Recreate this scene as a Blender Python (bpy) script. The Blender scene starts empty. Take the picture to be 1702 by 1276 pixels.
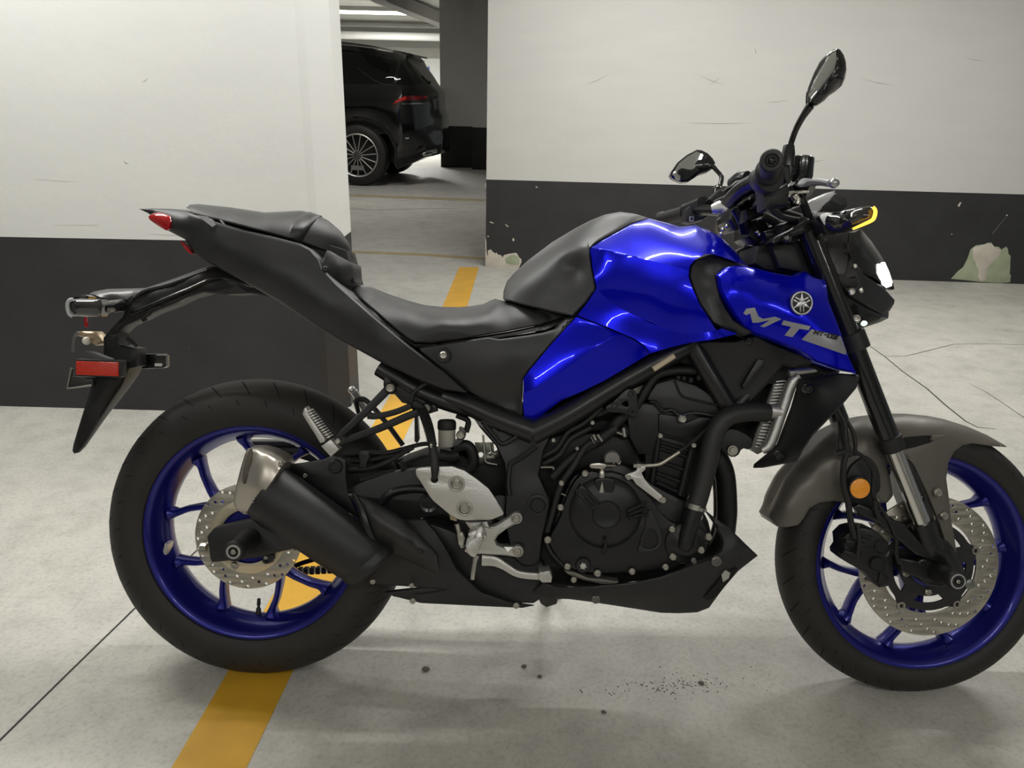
import bpy, math, random
import numpy as np
from mathutils import Vector, Matrix
from mathutils.bvhtree import BVHTree
from mathutils.geometry import delaunay_2d_cdt
random.seed(7)
PI = math.pi
R = math.radians
SC = bpy.context.scene
COL = SC.collection

# ------------------------------------------------------------------ camera, light, exposure
FPX = 1279.574
YAW, PITCH, ROLL = R(-0.41888), R(20.59861), R(1.33325)
CAMP = Vector((0.53744, -1.33465, 1.17781))
fwd = Vector((math.sin(YAW)*math.cos(PITCH), math.cos(YAW)*math.cos(PITCH), -math.sin(PITCH)))
r0 = Vector((math.cos(YAW), -math.sin(YAW), 0.0))
u0 = r0.cross(fwd)
RIGHT = math.cos(ROLL)*r0 + math.sin(ROLL)*u0
UP = -math.sin(ROLL)*r0 + math.cos(ROLL)*u0
cd = bpy.data.cameras.new('camera')
cd.sensor_fit = 'HORIZONTAL'; cd.sensor_width = 36.0
cd.lens = FPX/1702*36.0; cd.clip_start = 0.05; cd.clip_end = 100
cam = bpy.data.objects.new('camera', cd); COL.objects.link(cam)
cam.matrix_world = Matrix((( RIGHT.x, UP.x, -fwd.x, CAMP.x), (RIGHT.y, UP.y, -fwd.y, CAMP.y),
                           (RIGHT.z, UP.z, -fwd.z, CAMP.z), (0, 0, 0, 1)))
SC.camera = cam
SC.view_settings.view_transform = 'Standard'; SC.view_settings.look = 'None'
SC.view_settings.gamma = 1.0; SC.view_settings.use_curve_mapping = False
SC.view_settings.exposure = 0.08
wd = bpy.data.worlds.new('world'); SC.world = wd; wd.use_nodes = True
wd.node_tree.nodes['Background'].inputs['Color'].default_value = (0.93, 0.97, 1.0, 1)
wd.node_tree.nodes['Background'].inputs['Strength'].default_value = 0.15

LIGHTS = [(-1.35, .85, 30), (.6, .85, 29), (2.9, 2.3, 30), (-1.1, -2.6, 18), (.9, -2.6, 18), (2.9, -2.6, 16), (1.1, 2.9, 29)]
def area(name, loc, sx, sy, power, color=(1.0, 0.99, 0.955), rot=(0, 0, 0)):
    l = bpy.data.lights.new(name, 'AREA'); l.shape = 'RECTANGLE'; l.size = sx; l.size_y = sy
    l.energy = power; l.color = color
    o = bpy.data.objects.new(name, l); COL.objects.link(o); o.location = loc; o.rotation_euler = rot
    return o
# fluorescent battens along x; those before the right wall are added to brighten it
for x, y, p in LIGHTS: area('ceiling_tube_light', (x, y, 2.42), 1.25, 0.05, p)
area('ceiling_tube_light', (-2.1, 14.6, 2.36), 1.3, 0.06, 150)
area('ceiling_tube_light', (-1.2, 7.4, 2.45), 1.3, 0.06, 30)

# ------------------------------------------------------------------ helpers
LEAN = R(16.07326); STEER = R(2.84532)
MB_ROOT = Matrix.Translation((0, 0, 0.003)) @ Matrix.Rotation(-LEAN, 4, 'X')
_o = Vector((1.38164+0.095, 0, 0)); _ax = Vector((-math.sin(R(25)), 0, math.cos(R(25))))
M_STEER = Matrix.Translation(_o) @ Matrix.Rotation(STEER, 4, _ax) @ Matrix.Translation(-_o)

class Frame:
    """turns a pixel of the photograph into a point of a local frame, on the plane y = -w"""
    def __init__(s, M):
        s.M = M; s.Mi = M.inverted(); s.o = s.Mi @ CAMP
    def P(s, px, py, w=0.0):
        d = fwd*FPX + RIGHT*(px-851) + UP*(638-py)
        d = s.Mi.to_3x3() @ d
        t = (-w - s.o.y)/d.y
        return s.o + d*t
    def to_px(s, v):
        d = (s.M @ v) - CAMP; z = d.dot(fwd)
        return 851+FPX*d.dot(RIGHT)/z, 638-FPX*d.dot(UP)/z
FB = Frame(MB_ROOT)                       # motorcycle
FS = Frame(MB_ROOT @ M_STEER)             # steered front end
FW = Frame(Matrix.Identity(4))            # world

A = (90, 320, 2.9); B = (170, 620, 2.502); C3 = (320, 680, 3.544); D = (480, 580, 3.19); E = (760, 560, 2.658)
T = (830, 320, 3.19); M = (1100, 60, 3.545); H = (1140, 320, 3.987); N = (1240, 560, 2.127); O = (480, 0, 2.775)
S = (480, 320, 3.546); X0 = (0, 0, 1)
def K(c, s):
    """'x,y[,w_mm] x,y ...' in a crop's own coordinates -> photo pixels (and metres for w)"""
    out = []
    for q in s.split():
        v = [float(a) for a in q.split(',')]
        p = [c[0]+v[0]/c[2], c[1]+v[1]/c[2]]
        if len(v) > 2: p.append(v[2]/1000)
        out.append(tuple(p))
    return out

def chaikin(pts, n, closed=True):
    pts = [tuple(p) for p in pts]
    for _ in range(n):
        o = []
        m = len(pts)
        rng = range(m) if closed else range(m-1)
        if not closed: o.append(pts[0])
        for i in rng:
            a, b = pts[i], pts[(i+1) % m]
            o.append(tuple(.75*p+.25*q for p, q in zip(a, b))); o.append(tuple(.25*p+.75*q for p, q in zip(a, b)))
        if not closed: o.append(pts[-1])
        pts = o
    return pts
def catmull(pts, n):
    pts = [Vector(p) for p in pts]
    if len(pts) < 3 or n < 2: return pts
    q = [2*pts[0]-pts[1]]+pts+[2*pts[-1]-pts[-2]]
    out = []
    for i in range(1, len(q)-2):
        for k in range(n):
            t = k/n
            a, b, c, d = q[i-1], q[i], q[i+1], q[i+2]
            out.append(0.5*((2*b)+(c-a)*t+(2*a-5*b+4*c-d)*t*t+(3*b-a-3*c+d)*t**3))
    out.append(pts[-1])
    return out
def lin(vals, n, m):
    """resample a list of values to m entries"""
    if not isinstance(vals, (list, tuple)): return [vals]*m
    return [float(np.interp(i/(m-1), np.linspace(0, 1, len(vals)), vals)) for i in range(m)]

class MB:
    def __init__(s): s.v = []; s.f = []
    def add(s, vs, fs):
        b = len(s.v); s.v += [tuple(v) for v in vs]; s.f += [tuple(b+i for i in f) for f in fs]; return s
    def box(s, lo, hi, M=None):
        x0, y0, z0 = lo; x1, y1, z1 = hi
        vs = [Vector(p) for p in ((x0,y0,z0),(x1,y0,z0),(x1,y1,z0),(x0,y1,z0),(x0,y0,z1),(x1,y0,z1),(x1,y1,z1),(x0,y1,z1))]
        if M: vs = [M @ v for v in vs]
        return s.add(vs, [(0,3,2,1),(4,5,6,7),(0,1,5,4),(1,2,6,5),(2,3,7,6),(3,0,4,7)])
    def prism(s, foot, z0, z1):
        n = len(foot)
        s.add([(x, y, z0) for x, y in foot]+[(x, y, z1) for x, y in foot],
              [tuple(range(n))[::-1], tuple(range(n, 2*n))]+[(i, (i+1) % n, n+(i+1) % n, n+i) for i in range(n)])
        return s
    def lathe(s, c, axis, prof, seg=24, a0=0.0, a1=2*PI, ref=None):
        """prof: (radius, distance along axis); outward-facing when walked with distance falling"""
        c = Vector(c); ax = Vector(axis).normalized()
        rf = Vector(ref) if ref else (Vector((1,0,0)) if abs(ax.x) < .9 else Vector((0,0,1)))
        u = (rf-ax*rf.dot(ax)).normalized(); v = ax.cross(u)
        full = abs(a1-a0-2*PI) < 1e-6
        n = seg if full else seg+1
        vs = []; fs = []
        for r_, h in prof:
            for k in range(n):
                a = a0+(a1-a0)*k/seg
                vs.append(c+ax*h+(u*math.cos(a)+v*math.sin(a))*r_)
        for i in range(len(prof)-1):
            for k in range(seg):
                k2 = (k+1) % n if full else k+1
                p, q = i*n, (i+1)*n
                if prof[i][0] < 1e-6: fs.append((p+k, q+k2, q+k) if 1 else ())
                elif prof[i+1][0] < 1e-6: fs.append((p+k, p+k2, q+k))
                else: fs.append((p+k, p+k2, q+k2, q+k))
        return s.add(vs, fs)
    def tube(s, pts, r, seg=10, sub=6, b=None, ref=(0,1,0), sq=2.0, cap=True, closed=False):
        """swept tube; r (and b = second half-width, along ref) may be lists; sq > 2 squares the section"""
        P = catmull(pts, sub) if sub > 1 else [Vector(p) for p in pts]
        m = len(P)
        ra = lin(r, len(pts), m); rb = lin(b, len(pts), m) if b is not None else ra
        ref = Vector(ref); vs = []; fs = []
        pu = None
        for i, p in enumerate(P):
            t = (P[min(i+1, m-1)]-P[max(i-1, 0)])
            t = t.normalized() if t.length > 1e-9 else Vector((1,0,0))
            if b is None:
                if pu is None:
                    pu = t.orthogonal().normalized()
                v = (pu-t*pu.dot(t)).normalized(); pu = v
            else:
                v = (ref-t*ref.dot(t)).normalized()
            u = v.cross(t)
            for k in range(seg):
                a = 2*PI*(k+.5)/seg; ca, sa = math.cos(a), math.sin(a)
                e = 2.0/sq
                x = math.copysign(abs(ca)**e, ca)*ra[i]; y = math.copysign(abs(sa)**e, sa)*rb[i]
                vs.append(p+u*x+v*y)
        for i in range(m-1):
            for k in range(seg):
                k2 = (k+1) % seg
                fs.append((i*seg+k, i*seg+k2, (i+1)*seg+k2, (i+1)*seg+k))
        if cap:
            fs.append(tuple(range(seg))[::-1]); fs.append(tuple((m-1)*seg+k for k in range(seg)))
        return s.add(vs, fs)
    def plate(s, outl, w0, w1, holes=(), bev=0.002, br=1):
        """flat plate: outline of (x, z) in frame metres, front face at y=-w0, back at y=-w1"""
        c = bpy.data.curves.new('tmp', 'CURVE'); c.dimensions = '2D'; c.fill_mode = 'BOTH'
        th = abs(w0-w1); bev = min(bev, th*.45)
        c.extrude = max(th/2-bev, 1e-5); c.bevel_depth = bev; c.bevel_resolution = br; c.offset = -bev
        for lp in [outl]+list(holes):
            sp = c.splines.new('POLY'); sp.points.add(len(lp)-1)
            for i, p in enumerate(lp): sp.points[i].co = (p[0], p[1], 0, 1)
            sp.use_cyclic_u = True
        o = bpy.data.objects.new('tmp', c); me = bpy.data.meshes.new_from_object(o)
        mid = (w0+w1)/2
        s.add([(v.co.x, -(v.co.z+mid), v.co.y) for v in me.vertices], [tuple(p.vertices) for p in me.polygons])
        bpy.data.objects.remove(o); bpy.data.curves.remove(c); bpy.data.meshes.remove(me)
        return s
    def pplate(s, fr, px, w0, w1, holes=(), bev=0.002, smooth=0, br=1):
        """plate whose outline (and holes) are photo pixels seen on its front face"""
        q = lambda l: [(lambda v: (v.x, v.z))(fr.P(p[0], p[1], w0)) for p in l]
        return s.plate(q(chaikin(px, smooth)), w0, w1, [q(chaikin(h, 1) if len(h) < 9 else h) for h in holes], bev, br)
    def panel(s, fr, outl, ctrl=(), mode='sym', thick=.004, sq=None, step=9.0, lip=.003, smooth=0, kern='tps', lippx=2.5, back=None, surf=None, lift=.001):
        """curved body panel. outl/ctrl: (px, py, w). mode 'sym' closes it with its mirror image, 'shell' gives it thickness,
        'back' closes it against the plane y=-back"""
        if sq is None: sq = mode == 'sym'
        outl = chaikin(outl, smooth)
        loop = []
        n = len(outl)
        for i in range(n):
            a, b = outl[i], outl[(i+1) % n]
            L = math.hypot(b[0]-a[0], b[1]-a[1]); k = max(1, int(L/step))
            for j in range(k):
                t = j/k; loop.append(tuple(p+(q-p)*t for p, q in zip(a, b)))
        def tr(w): return w*w if sq else w
        cp = []
        for i, p in enumerate(loop):
            if all(math.hypot(p[0]-c[0], p[1]-c[1]) > 5 for c in cp[-3:]): cp.append(p)
        for c in ctrl:
            cp.append(c)
        X = np.array([(c[0]/100, c[1]/100) for c in cp]); Wv = np.array([tr(c[2]) for c in cp])
        def phi(d): return (np.where(d > 1e-9, d*d*np.log(np.maximum(d, 1e-9)), 0) if kern == 'tps' else d)
        n_ = len(cp); Am = np.zeros((n_+3, n_+3))
        Am[:n_, :n_] = phi(np.linalg.norm(X[:, None]-X[None], axis=2))
        Am[:n_, n_] = 1; Am[:n_, n_+1:] = X; Am[n_, :n_] = 1; Am[n_+1:, :n_] = X.T
        Am[:n_, :n_] += np.eye(n_)*1e-7
        co = np.linalg.lstsq(Am, np.concatenate([Wv, np.zeros(3)]), rcond=None)[0]
        def ev(Q):
            Q = np.array(Q)/100
            w = phi(np.linalg.norm(Q[:, None]-X[None], axis=2)) @ co[:n_]+co[n_]+Q @ co[n_+1:]
            return np.sqrt(np.maximum(w, 0)) if sq else w
        L2 = [(p[0], p[1]) for p in loop]; m = len(L2)
        area_ = sum(L2[i][0]*L2[(i+1) % m][1]-L2[(i+1) % m][0]*L2[i][1] for i in range(m))
        sg = 1 if area_ > 0 else -1
        La = np.array(L2); Lb = np.roll(La, -1, axis=0)
        def sd(Q):
            Q = np.array(Q); d = Lb-La; q = Q[:, None]-La[None]
            t = np.clip((q*d[None]).sum(2)/np.maximum((d*d).sum(1), 1e-9)[None], 0, 1)
            dist = np.linalg.norm(q-t[..., None]*d[None], axis=2).min(1)
            yi, yj = La[:, 1][None], Lb[:, 1][None]; px, py = Q[:, 0:1], Q[:, 1:2]
            cr = ((yi > py) != (yj > py)) & (px < (Lb[:, 0]-La[:, 0])[None]*(py-yi)/np.where(abs(yj-yi) < 1e-9, 1e-9, yj-yi)+La[:, 0][None])
            return dist*np.where(cr.sum(1) % 2 == 1, 1, -1)
        pts = []
        for off in ((lippx, lippx*2.6) if lip or sq else (lippx,)):
            for i in range(m):
                a, b = La[i-1], La[(i+1) % m]; t = b-a; t = t/max(np.linalg.norm(t), 1e-9)
                pts.append((L2[i][0]-t[1]*off*sg, L2[i][1]+t[0]*off*sg))
        d = sd(pts); offs = [lippx]*m+[lippx*2.6]*(len(pts)-m)
        pts = [p for p, q, o in zip(pts, d, offs) if q > o*.85]
        x0, x1, y0, y1 = La[:, 0].min(), La[:, 0].max(), La[:, 1].min(), La[:, 1].max()
        g = []
        j = 0; y = y0
        while y < y1:
            x = x0+(step/2 if j % 2 else 0)
            while x < x1: g.append((x, y)); x += step
            y += step*.866; j += 1
        if g:
            d = sd(g); pts += [p for p, q in zip(g, d) if q > lippx*2.6+step*.45]
        allp = [Vector(p) for p in L2+pts]
        ov, oe, of, oi, _, _ = delaunay_2d_cdt(allp, [(i, (i+1) % m) for i in range(m)], [], 1, 1e-4)
        ids = {}
        for k, l in enumerate(oi):
            for i in l: ids[i] = k
        wv = ev([(p.x, p.y) for p in ov])
        onl = set(ids[i] for i in range(m))
        V = []
        for k, p in enumerate(ov):
            w = float(wv[k])
            if k in onl and lip: w = max(w-lip, 0) if sq else w-lip
            v = fr.P(p.x, p.y, w)
            if surf is not None:
                h = surf.ray_cast(fr.o, (v-fr.o).normalized())[0]
                if h is not None: v = h-Vector((0, lift, 0))
            V.append(v)
        fs = []
        for f in of:
            a, b, c = (V[i] for i in f[:3])
            nn = (b-a).cross(c-a)
            fs.append(tuple(f) if nn.y < 0 else tuple(f)[::-1])
        nV = len(V)
        if mode == 'sym': Bk = [Vector((v.x, -v.y, v.z)) for v in V]
        elif mode == 'back': Bk = [Vector((v.x, -back, v.z)) for v in V]
        else: Bk = [Vector((v.x, v.y+thick, v.z)) for v in V]
        rim = [ids[i] for i in range(m)]
        rf = []
        for i in range(m):
            a, b = rim[i], rim[(i+1) % m]
            if a == b: continue
            rf.append((a, a+nV, b+nV, b) if sg > 0 else (b, b+nV, a+nV, a))
        s.add(V+Bk, fs+[tuple(nV+i for i in f[::-1]) for f in fs]+rf)
        return s
    def ball(s, c, r, sx=1, sy=1, sz=1, seg=12, rings=8):
        c = Vector(c); b = MB()
        b.lathe((0,0,0), (0,0,1), [(math.sin(PI*i/rings)*r, math.cos(PI*i/rings)*r) for i in range(rings+1)], seg)
        return s.add([c+Vector((v[0]*sx, v[1]*sy, v[2]*sz)) for v in b.v], b.f)
    def mirror(s, keep=True):
        v = [(p[0], -p[1], p[2]) for p in s.v]; f = [q[::-1] for q in s.f]
        if keep: s.add(v, f)
        else: s.v, s.f = v, f
        return s

def mesh(name, mb, ang=38):
    me = bpy.data.meshes.new(name); me.from_pydata(mb.v, [], mb.f)
    import bmesh
    bm = bmesh.new(); bm.from_mesh(me); bmesh.ops.remove_doubles(bm, verts=bm.verts, dist=1e-5)
    bmesh.ops.recalc_face_normals(bm, faces=bm.faces); bm.to_mesh(me); bm.free()
    if len(me.polygons):
        me.polygons.foreach_set('use_smooth', [True]*len(me.polygons))
        me.set_sharp_from_angle(angle=R(ang))
    return me
SPLIT = set('axle_clamp bracket_bush brake_hose brake_line casting_rib clamp_bolt control_cable cover_rib cylinder_rib dust_seal exhaust_header exhaust_tip fork fork_stanchion frame_plate head_seam headlight_wiring holder_rib holder_wire hose hose_clamp metal_pipe radiator_hose reservoir_hose caliper_mount'.split())
def pieces(mb):
    """the connected pieces of a mesh builder"""
    par = list(range(len(mb.v)))
    def fd(i):
        while par[i] != i: par[i] = par[par[i]]; i = par[i]
        return i
    for f in mb.f:
        for k in f[1:]: par[fd(k)] = fd(f[0])
    g = {}
    for f in mb.f: g.setdefault(fd(f[0]), []).append(f)
    out = []
    for fs in g.values():
        ids = sorted({k for f in fs for k in f}); mp = {k: i for i, k in enumerate(ids)}
        b = MB(); b.v = [mb.v[k] for k in ids]; b.f = [tuple(mp[k] for k in f) for f in fs]; out.append(b)
    return out
def obj(name, mb, mat, parent=None, label=None, frame=None, ang=38):
    if name in SPLIT and isinstance(mb, MB):
        ps = pieces(mb)
        if len(ps) > 1:
            os_ = [obj1(name, b, mat, parent, label, frame, ang) for b in ps]
            return os_[0]
    return obj1(name, mb, mat, parent, label, frame, ang)
def obj1(name, mb, mat, parent=None, label=None, frame=None, ang=38):
    me = mesh(name, mb, ang) if isinstance(mb, MB) else mb
    if mat is not None and not me.materials: me.materials.append(mat)
    o = bpy.data.objects.new(name, me); COL.objects.link(o)
    if parent: o.parent = parent
    if frame is not None: o.matrix_local = frame
    if label: o['label'] = label
    return o
def thing(o, label, cat, group=None):
    o['label'] = label; o['category'] = cat
    if group: o['group'] = group
    return o
def empty(name, M_=None):
    o = bpy.data.objects.new(name, None); COL.objects.link(o); o.empty_display_size = .1
    if M_ is not None: o.matrix_world = M_
    return o
def struct(o): o['kind'] = 'structure'; return o

# ------------------------------------------------------------------ materials
def lin1(c): c /= 255; return c/12.92 if c <= .04045 else ((c+.055)/1.055)**2.4
def hx(r, g, b): return (lin1(r), lin1(g), lin1(b), 1)
def mat(name, col, rough=.5, metal=0., coat=0., bump=0., bscale=200., emit=None, estr=1., trans=0., spec=.5, vary=0., vscale=6., crough=.06):
    m = bpy.data.materials.new(name); m.use_nodes = True
    nt = m.node_tree; b = nt.nodes['Principled BSDF']
    col = tuple(col) if len(col) == 4 else tuple(col)+(1,)
    b.inputs['Base Color'].default_value = col; b.inputs['Roughness'].default_value = rough
    b.inputs['Metallic'].default_value = metal; b.inputs['Coat Weight'].default_value = coat
    b.inputs['Coat Roughness'].default_value = crough
    b.inputs['Specular IOR Level'].default_value = spec
    b.inputs['Transmission Weight'].default_value = trans
    if emit: b.inputs['Emission Color'].default_value = tuple(emit)+(1,); b.inputs['Emission Strength'].default_value = estr
    tc = nt.nodes.new('ShaderNodeTexCoord')
    if bump:
        n = nt.nodes.new('ShaderNodeTexNoise'); n.inputs['Scale'].default_value = bscale; n.inputs['Detail'].default_value = 3
        nt.links.new(tc.outputs['Object'], n.inputs['Vector'])
        bp = nt.nodes.new('ShaderNodeBump'); bp.inputs['Strength'].default_value = bump; bp.inputs['Distance'].default_value = .001
        nt.links.new(n.outputs['Fac'], bp.inputs['Height']); nt.links.new(bp.outputs['Normal'], b.inputs['Normal'])
    if vary:
        n = nt.nodes.new('ShaderNodeTexNoise'); n.inputs['Scale'].default_value = vscale; n.inputs['Detail'].default_value = 5
        nt.links.new(tc.outputs['Object'], n.inputs['Vector'])
        r_ = nt.nodes.new('ShaderNodeMapRange'); r_.inputs['To Min'].default_value = 1-vary; r_.inputs['To Max'].default_value = 1+vary
        nt.links.new(n.outputs['Fac'], r_.inputs['Value'])
        mx = nt.nodes.new('ShaderNodeMix'); mx.data_type = 'RGBA'; mx.blend_type = 'MULTIPLY'; mx.inputs['Factor'].default_value = 1
        mx.inputs['A'].default_value = col; nt.links.new(r_.outputs['Result'], mx.inputs['B']); nt.links.new(mx.outputs['Result'], b.inputs['Base Color'])
    return m
def metalpaint(name, col, rough=.32, metal=.6, coat=1.0):
    m = mat(name, col, rough, metal, coat, bump=.05, bscale=1500.)
    return m
BLUE = mat('metallic_blue_paint', (0.002, 0.004, 0.60), .23, .5, .42, spec=.12, crough=.02); BLUE.node_tree.nodes['Principled BSDF'].inputs['Coat IOR'].default_value = 1.4
RIMBLUE = mat('blue_wheel_paint', (0.012, 0.014, 0.22), .33, .55, .4)
PLASTIC = mat('matte_black_plastic', (0.013, 0.013, 0.014), .50, 0, 0, .25, 900)
PANELG = mat('satin_black_panel', (0.022, 0.022, 0.024), .42, 0, 0, .08, 900)
SIDEG = mat('dark_grey_panel', (0.030, 0.030, 0.030), .45, .2, 0, .1, 900)
PADG = mat('matte_grey_pad', (0.050, 0.050, 0.052), .42, .1, 0, .1, 900)
GLOSSB = mat('gloss_black', (0.008, 0.008, 0.009), .18, 0, .4)
FRAMEB = mat('black_frame_paint', (0.012, 0.012, 0.013), .36, .1, .1, .1, 600)
ENGB = mat('black_engine_paint', (0.014, 0.014, 0.015), .38, .25, 0, .2, 700)
RUBBER = mat('black_rubber', (0.012, 0.012, 0.012), .6, 0, 0, .2, 400)
VINYL = mat('black_seat_vinyl', (0.020, 0.020, 0.021), .38, 0, 0, .35, 1400)
ALU = mat('cast_aluminium', (0.62, 0.61, 0.58), .42, .85, 0, .5, 350)
CHROME = mat('polished_steel', (0.66, 0.65, 0.62), .2, 1.0)
STEEL = mat('brushed_steel', (0.50, 0.47, 0.41), .34, 1.0, 0, .02, 300)
TITAN = mat('satin_silver_cap', (0.52, 0.48, 0.42), .38, .9, 0, .1, 400)
ZINC = mat('bolt_zinc', (0.55, 0.53, 0.48), .3, 1.0)
MUFF = mat('black_muffler_coat', (0.018, 0.018, 0.019), .48, .2, 0, .3, 800)
FENDER = mat('matte_taupe_paint', (0.150, 0.138, 0.122), .42, .35, .0, .06, 900)
RED = mat('red_reflector', (0.62, 0.035, 0.014), .22, 0, .4, .8, 500, emit=(1, .03, .01), estr=.0)
TAILRED = mat('red_tail_lens', (0.45, 0.006, 0.010), .15, 0, .8)
AMBER = mat('amber_reflector', (1.0, 0.36, 0.02), .25, 0, .5, .8, 500)
AMBERLIT = mat('amber_lit_strip', (0.9, 0.45, 0.05), .3, emit=(1.0, .50, .06), estr=1.6)
LEDLIT = mat('lit_headlight', (0.9, 0.95, 0.9), .2, emit=(.93, 1.0, .90), estr=7.0)
WHITEP = mat('silver_decal', (0.36, 0.36, 0.38), .4, .4)
SILVERB = mat('silver_emblem', (0.50, 0.50, 0.50), .3, .8)
DARKB = mat('black_decal', (0.01, 0.01, 0.011), .4)
RESV = mat('milky_reservoir', (0.40, 0.39, 0.34), .35, 0, 0, 0)
LENSD = mat('smoked_lens', (0.018, 0.017, 0.018), .12, 0, .8)
MIRROR = mat('mirror_glass', (0.75, 0.76, 0.78), .03, 1.0)
CREAM = mat('cream_sleeve', (0.62, 0.52, 0.36), .5)
DISPREFL = mat('grey_display_hood', (0.46, 0.46, 0.465), .3, .2)  # pale base stands in for the white wall reflected in the screen
SATINB = mat('satin_black_flap', (0.010, 0.010, 0.011), .42, 0, 0, spec=.35)
# ------------------------------------------------------------------ setting
def nodes(m): return m.node_tree.nodes, m.node_tree.links, m.node_tree.nodes['Principled BSDF']
def mixc(nt, fac, a, b, blend='MIX'):
    x = nt.nodes.new('ShaderNodeMix'); x.data_type = 'RGBA'; x.blend_type = blend
    for k, v in (('Factor', fac), ('A', a), ('B', b)):
        if hasattr(v, 'is_linked'): nt.links.new(v, x.inputs[k])
        else: x.inputs[k].default_value = v
    return x.outputs['Result']
def noise(nt, vec, scale, detail=6, rough=.55):
    n = nt.nodes.new('ShaderNodeTexNoise'); n.inputs['Scale'].default_value = scale; n.inputs['Detail'].default_value = detail
    n.inputs['Roughness'].default_value = rough; nt.links.new(vec, n.inputs['Vector']); return n.outputs['Fac']
def ramp(nt, fac, stops):
    r_ = nt.nodes.new('ShaderNodeValToRGB')
    while len(r_.color_ramp.elements) < len(stops): r_.color_ramp.elements.new(.5)
    for e, (p, c) in zip(r_.color_ramp.elements, stops): e.position = p; e.color = c if len(c) == 4 else tuple(c)+(1,)
    nt.links.new(fac, r_.inputs['Fac']); return r_.outputs['Color']
def concrete():
    m = bpy.data.materials.new('concrete_floor'); m.use_nodes = True; nt = m.node_tree
    n, l, b = nodes(m)
    tc = nt.nodes.new('ShaderNodeTexCoord').outputs['Object']
    big = ramp(nt, noise(nt, tc, 1.3, 8), [(.3, (.45, .44, .40)), (.55, (.53, .513, .468)), (.75, (.585, .56, .505))])
    mid = ramp(nt, noise(nt, tc, 9, 8, .65), [(.3, (.80, .80, .79)), (.55, (1, 1, 1)), (.8, (1.06, 1.04, 1.0))])
    c = mixc(nt, 1.0, big, mid, 'MULTIPLY')
    fine = ramp(nt, noise(nt, tc, 90, 4, .7), [(.3, (.78, .78, .77)), (.5, (1, 1, 1)), (.75, (1.06, 1.06, 1.06))])
    c = mixc(nt, 1.0, c, fine, 'MULTIPLY')
    # dirty blotches and small stains
    st = ramp(nt, noise(nt, tc, 3.1, 10, .75), [(.58, (0, 0, 0)), (.72, (1, 1, 1))])
    c = mixc(nt, mixc(nt, 1.0, st, (.35, .35, .35, 1), 'MULTIPLY'), c, (.27, .23, .19, 1))
    sp = ramp(nt, noise(nt, tc, 38, 3, .8), [(.70, (0, 0, 0)), (.76, (1, 1, 1))])
    c = mixc(nt, mixc(nt, 1.0, sp, (.35, .35, .35, 1), 'MULTIPLY'), c, (.16, .14, .12, 1))
    l.new(c, b.inputs['Base Color'])
    r_ = nt.nodes.new('ShaderNodeMapRange'); r_.inputs['To Min'].default_value = .38; r_.inputs['To Max'].default_value = .62
    l.new(noise(nt, tc, 5, 6), r_.inputs['Value']); l.new(r_.outputs['Result'], b.inputs['Roughness'])
    bp = nt.nodes.new('ShaderNodeBump'); bp.inputs['Strength'].default_value = .25; bp.inputs['Distance'].default_value = .002
    l.new(noise(nt, tc, 60, 6, .7), bp.inputs['Height']); l.new(bp.outputs['Normal'], b.inputs['Normal'])
    return m
CONC = concrete()
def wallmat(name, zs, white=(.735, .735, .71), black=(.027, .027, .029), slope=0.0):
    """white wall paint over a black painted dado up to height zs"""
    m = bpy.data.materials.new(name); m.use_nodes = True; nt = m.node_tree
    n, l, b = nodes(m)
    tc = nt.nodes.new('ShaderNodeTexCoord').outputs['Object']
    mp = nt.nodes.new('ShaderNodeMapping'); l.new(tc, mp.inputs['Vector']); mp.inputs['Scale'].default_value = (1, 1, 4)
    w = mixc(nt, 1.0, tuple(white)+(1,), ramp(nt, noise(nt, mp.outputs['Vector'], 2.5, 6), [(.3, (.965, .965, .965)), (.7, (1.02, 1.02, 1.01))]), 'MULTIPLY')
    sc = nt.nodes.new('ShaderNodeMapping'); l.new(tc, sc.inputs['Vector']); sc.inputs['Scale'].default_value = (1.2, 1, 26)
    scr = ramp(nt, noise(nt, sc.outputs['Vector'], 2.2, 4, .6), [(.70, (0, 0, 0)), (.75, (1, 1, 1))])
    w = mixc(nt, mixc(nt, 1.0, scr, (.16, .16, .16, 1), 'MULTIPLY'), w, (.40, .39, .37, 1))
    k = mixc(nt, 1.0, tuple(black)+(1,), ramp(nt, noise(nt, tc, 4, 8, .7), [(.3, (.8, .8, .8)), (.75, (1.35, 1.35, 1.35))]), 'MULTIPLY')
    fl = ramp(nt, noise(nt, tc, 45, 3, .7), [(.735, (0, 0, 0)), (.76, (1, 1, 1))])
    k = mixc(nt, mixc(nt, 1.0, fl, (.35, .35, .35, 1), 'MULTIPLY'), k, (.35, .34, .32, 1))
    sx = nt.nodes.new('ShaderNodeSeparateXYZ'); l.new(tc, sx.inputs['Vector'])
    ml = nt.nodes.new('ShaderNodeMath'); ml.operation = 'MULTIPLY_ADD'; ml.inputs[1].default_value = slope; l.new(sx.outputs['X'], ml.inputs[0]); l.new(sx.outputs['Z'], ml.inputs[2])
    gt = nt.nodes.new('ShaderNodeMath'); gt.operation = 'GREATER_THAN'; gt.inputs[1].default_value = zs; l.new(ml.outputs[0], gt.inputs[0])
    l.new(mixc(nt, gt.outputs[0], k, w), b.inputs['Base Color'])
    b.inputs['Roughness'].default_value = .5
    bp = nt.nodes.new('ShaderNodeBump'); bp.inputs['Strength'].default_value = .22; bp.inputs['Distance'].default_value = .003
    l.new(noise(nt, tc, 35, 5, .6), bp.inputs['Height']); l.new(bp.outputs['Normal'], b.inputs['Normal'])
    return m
WHITE = mat('white_paint', (.72, .72, .69), .6, bump=.1, bscale=60)
GREYW = mat('grey_paint', (.36, .36, .345), .6, vary=.06, vscale=3)

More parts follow.
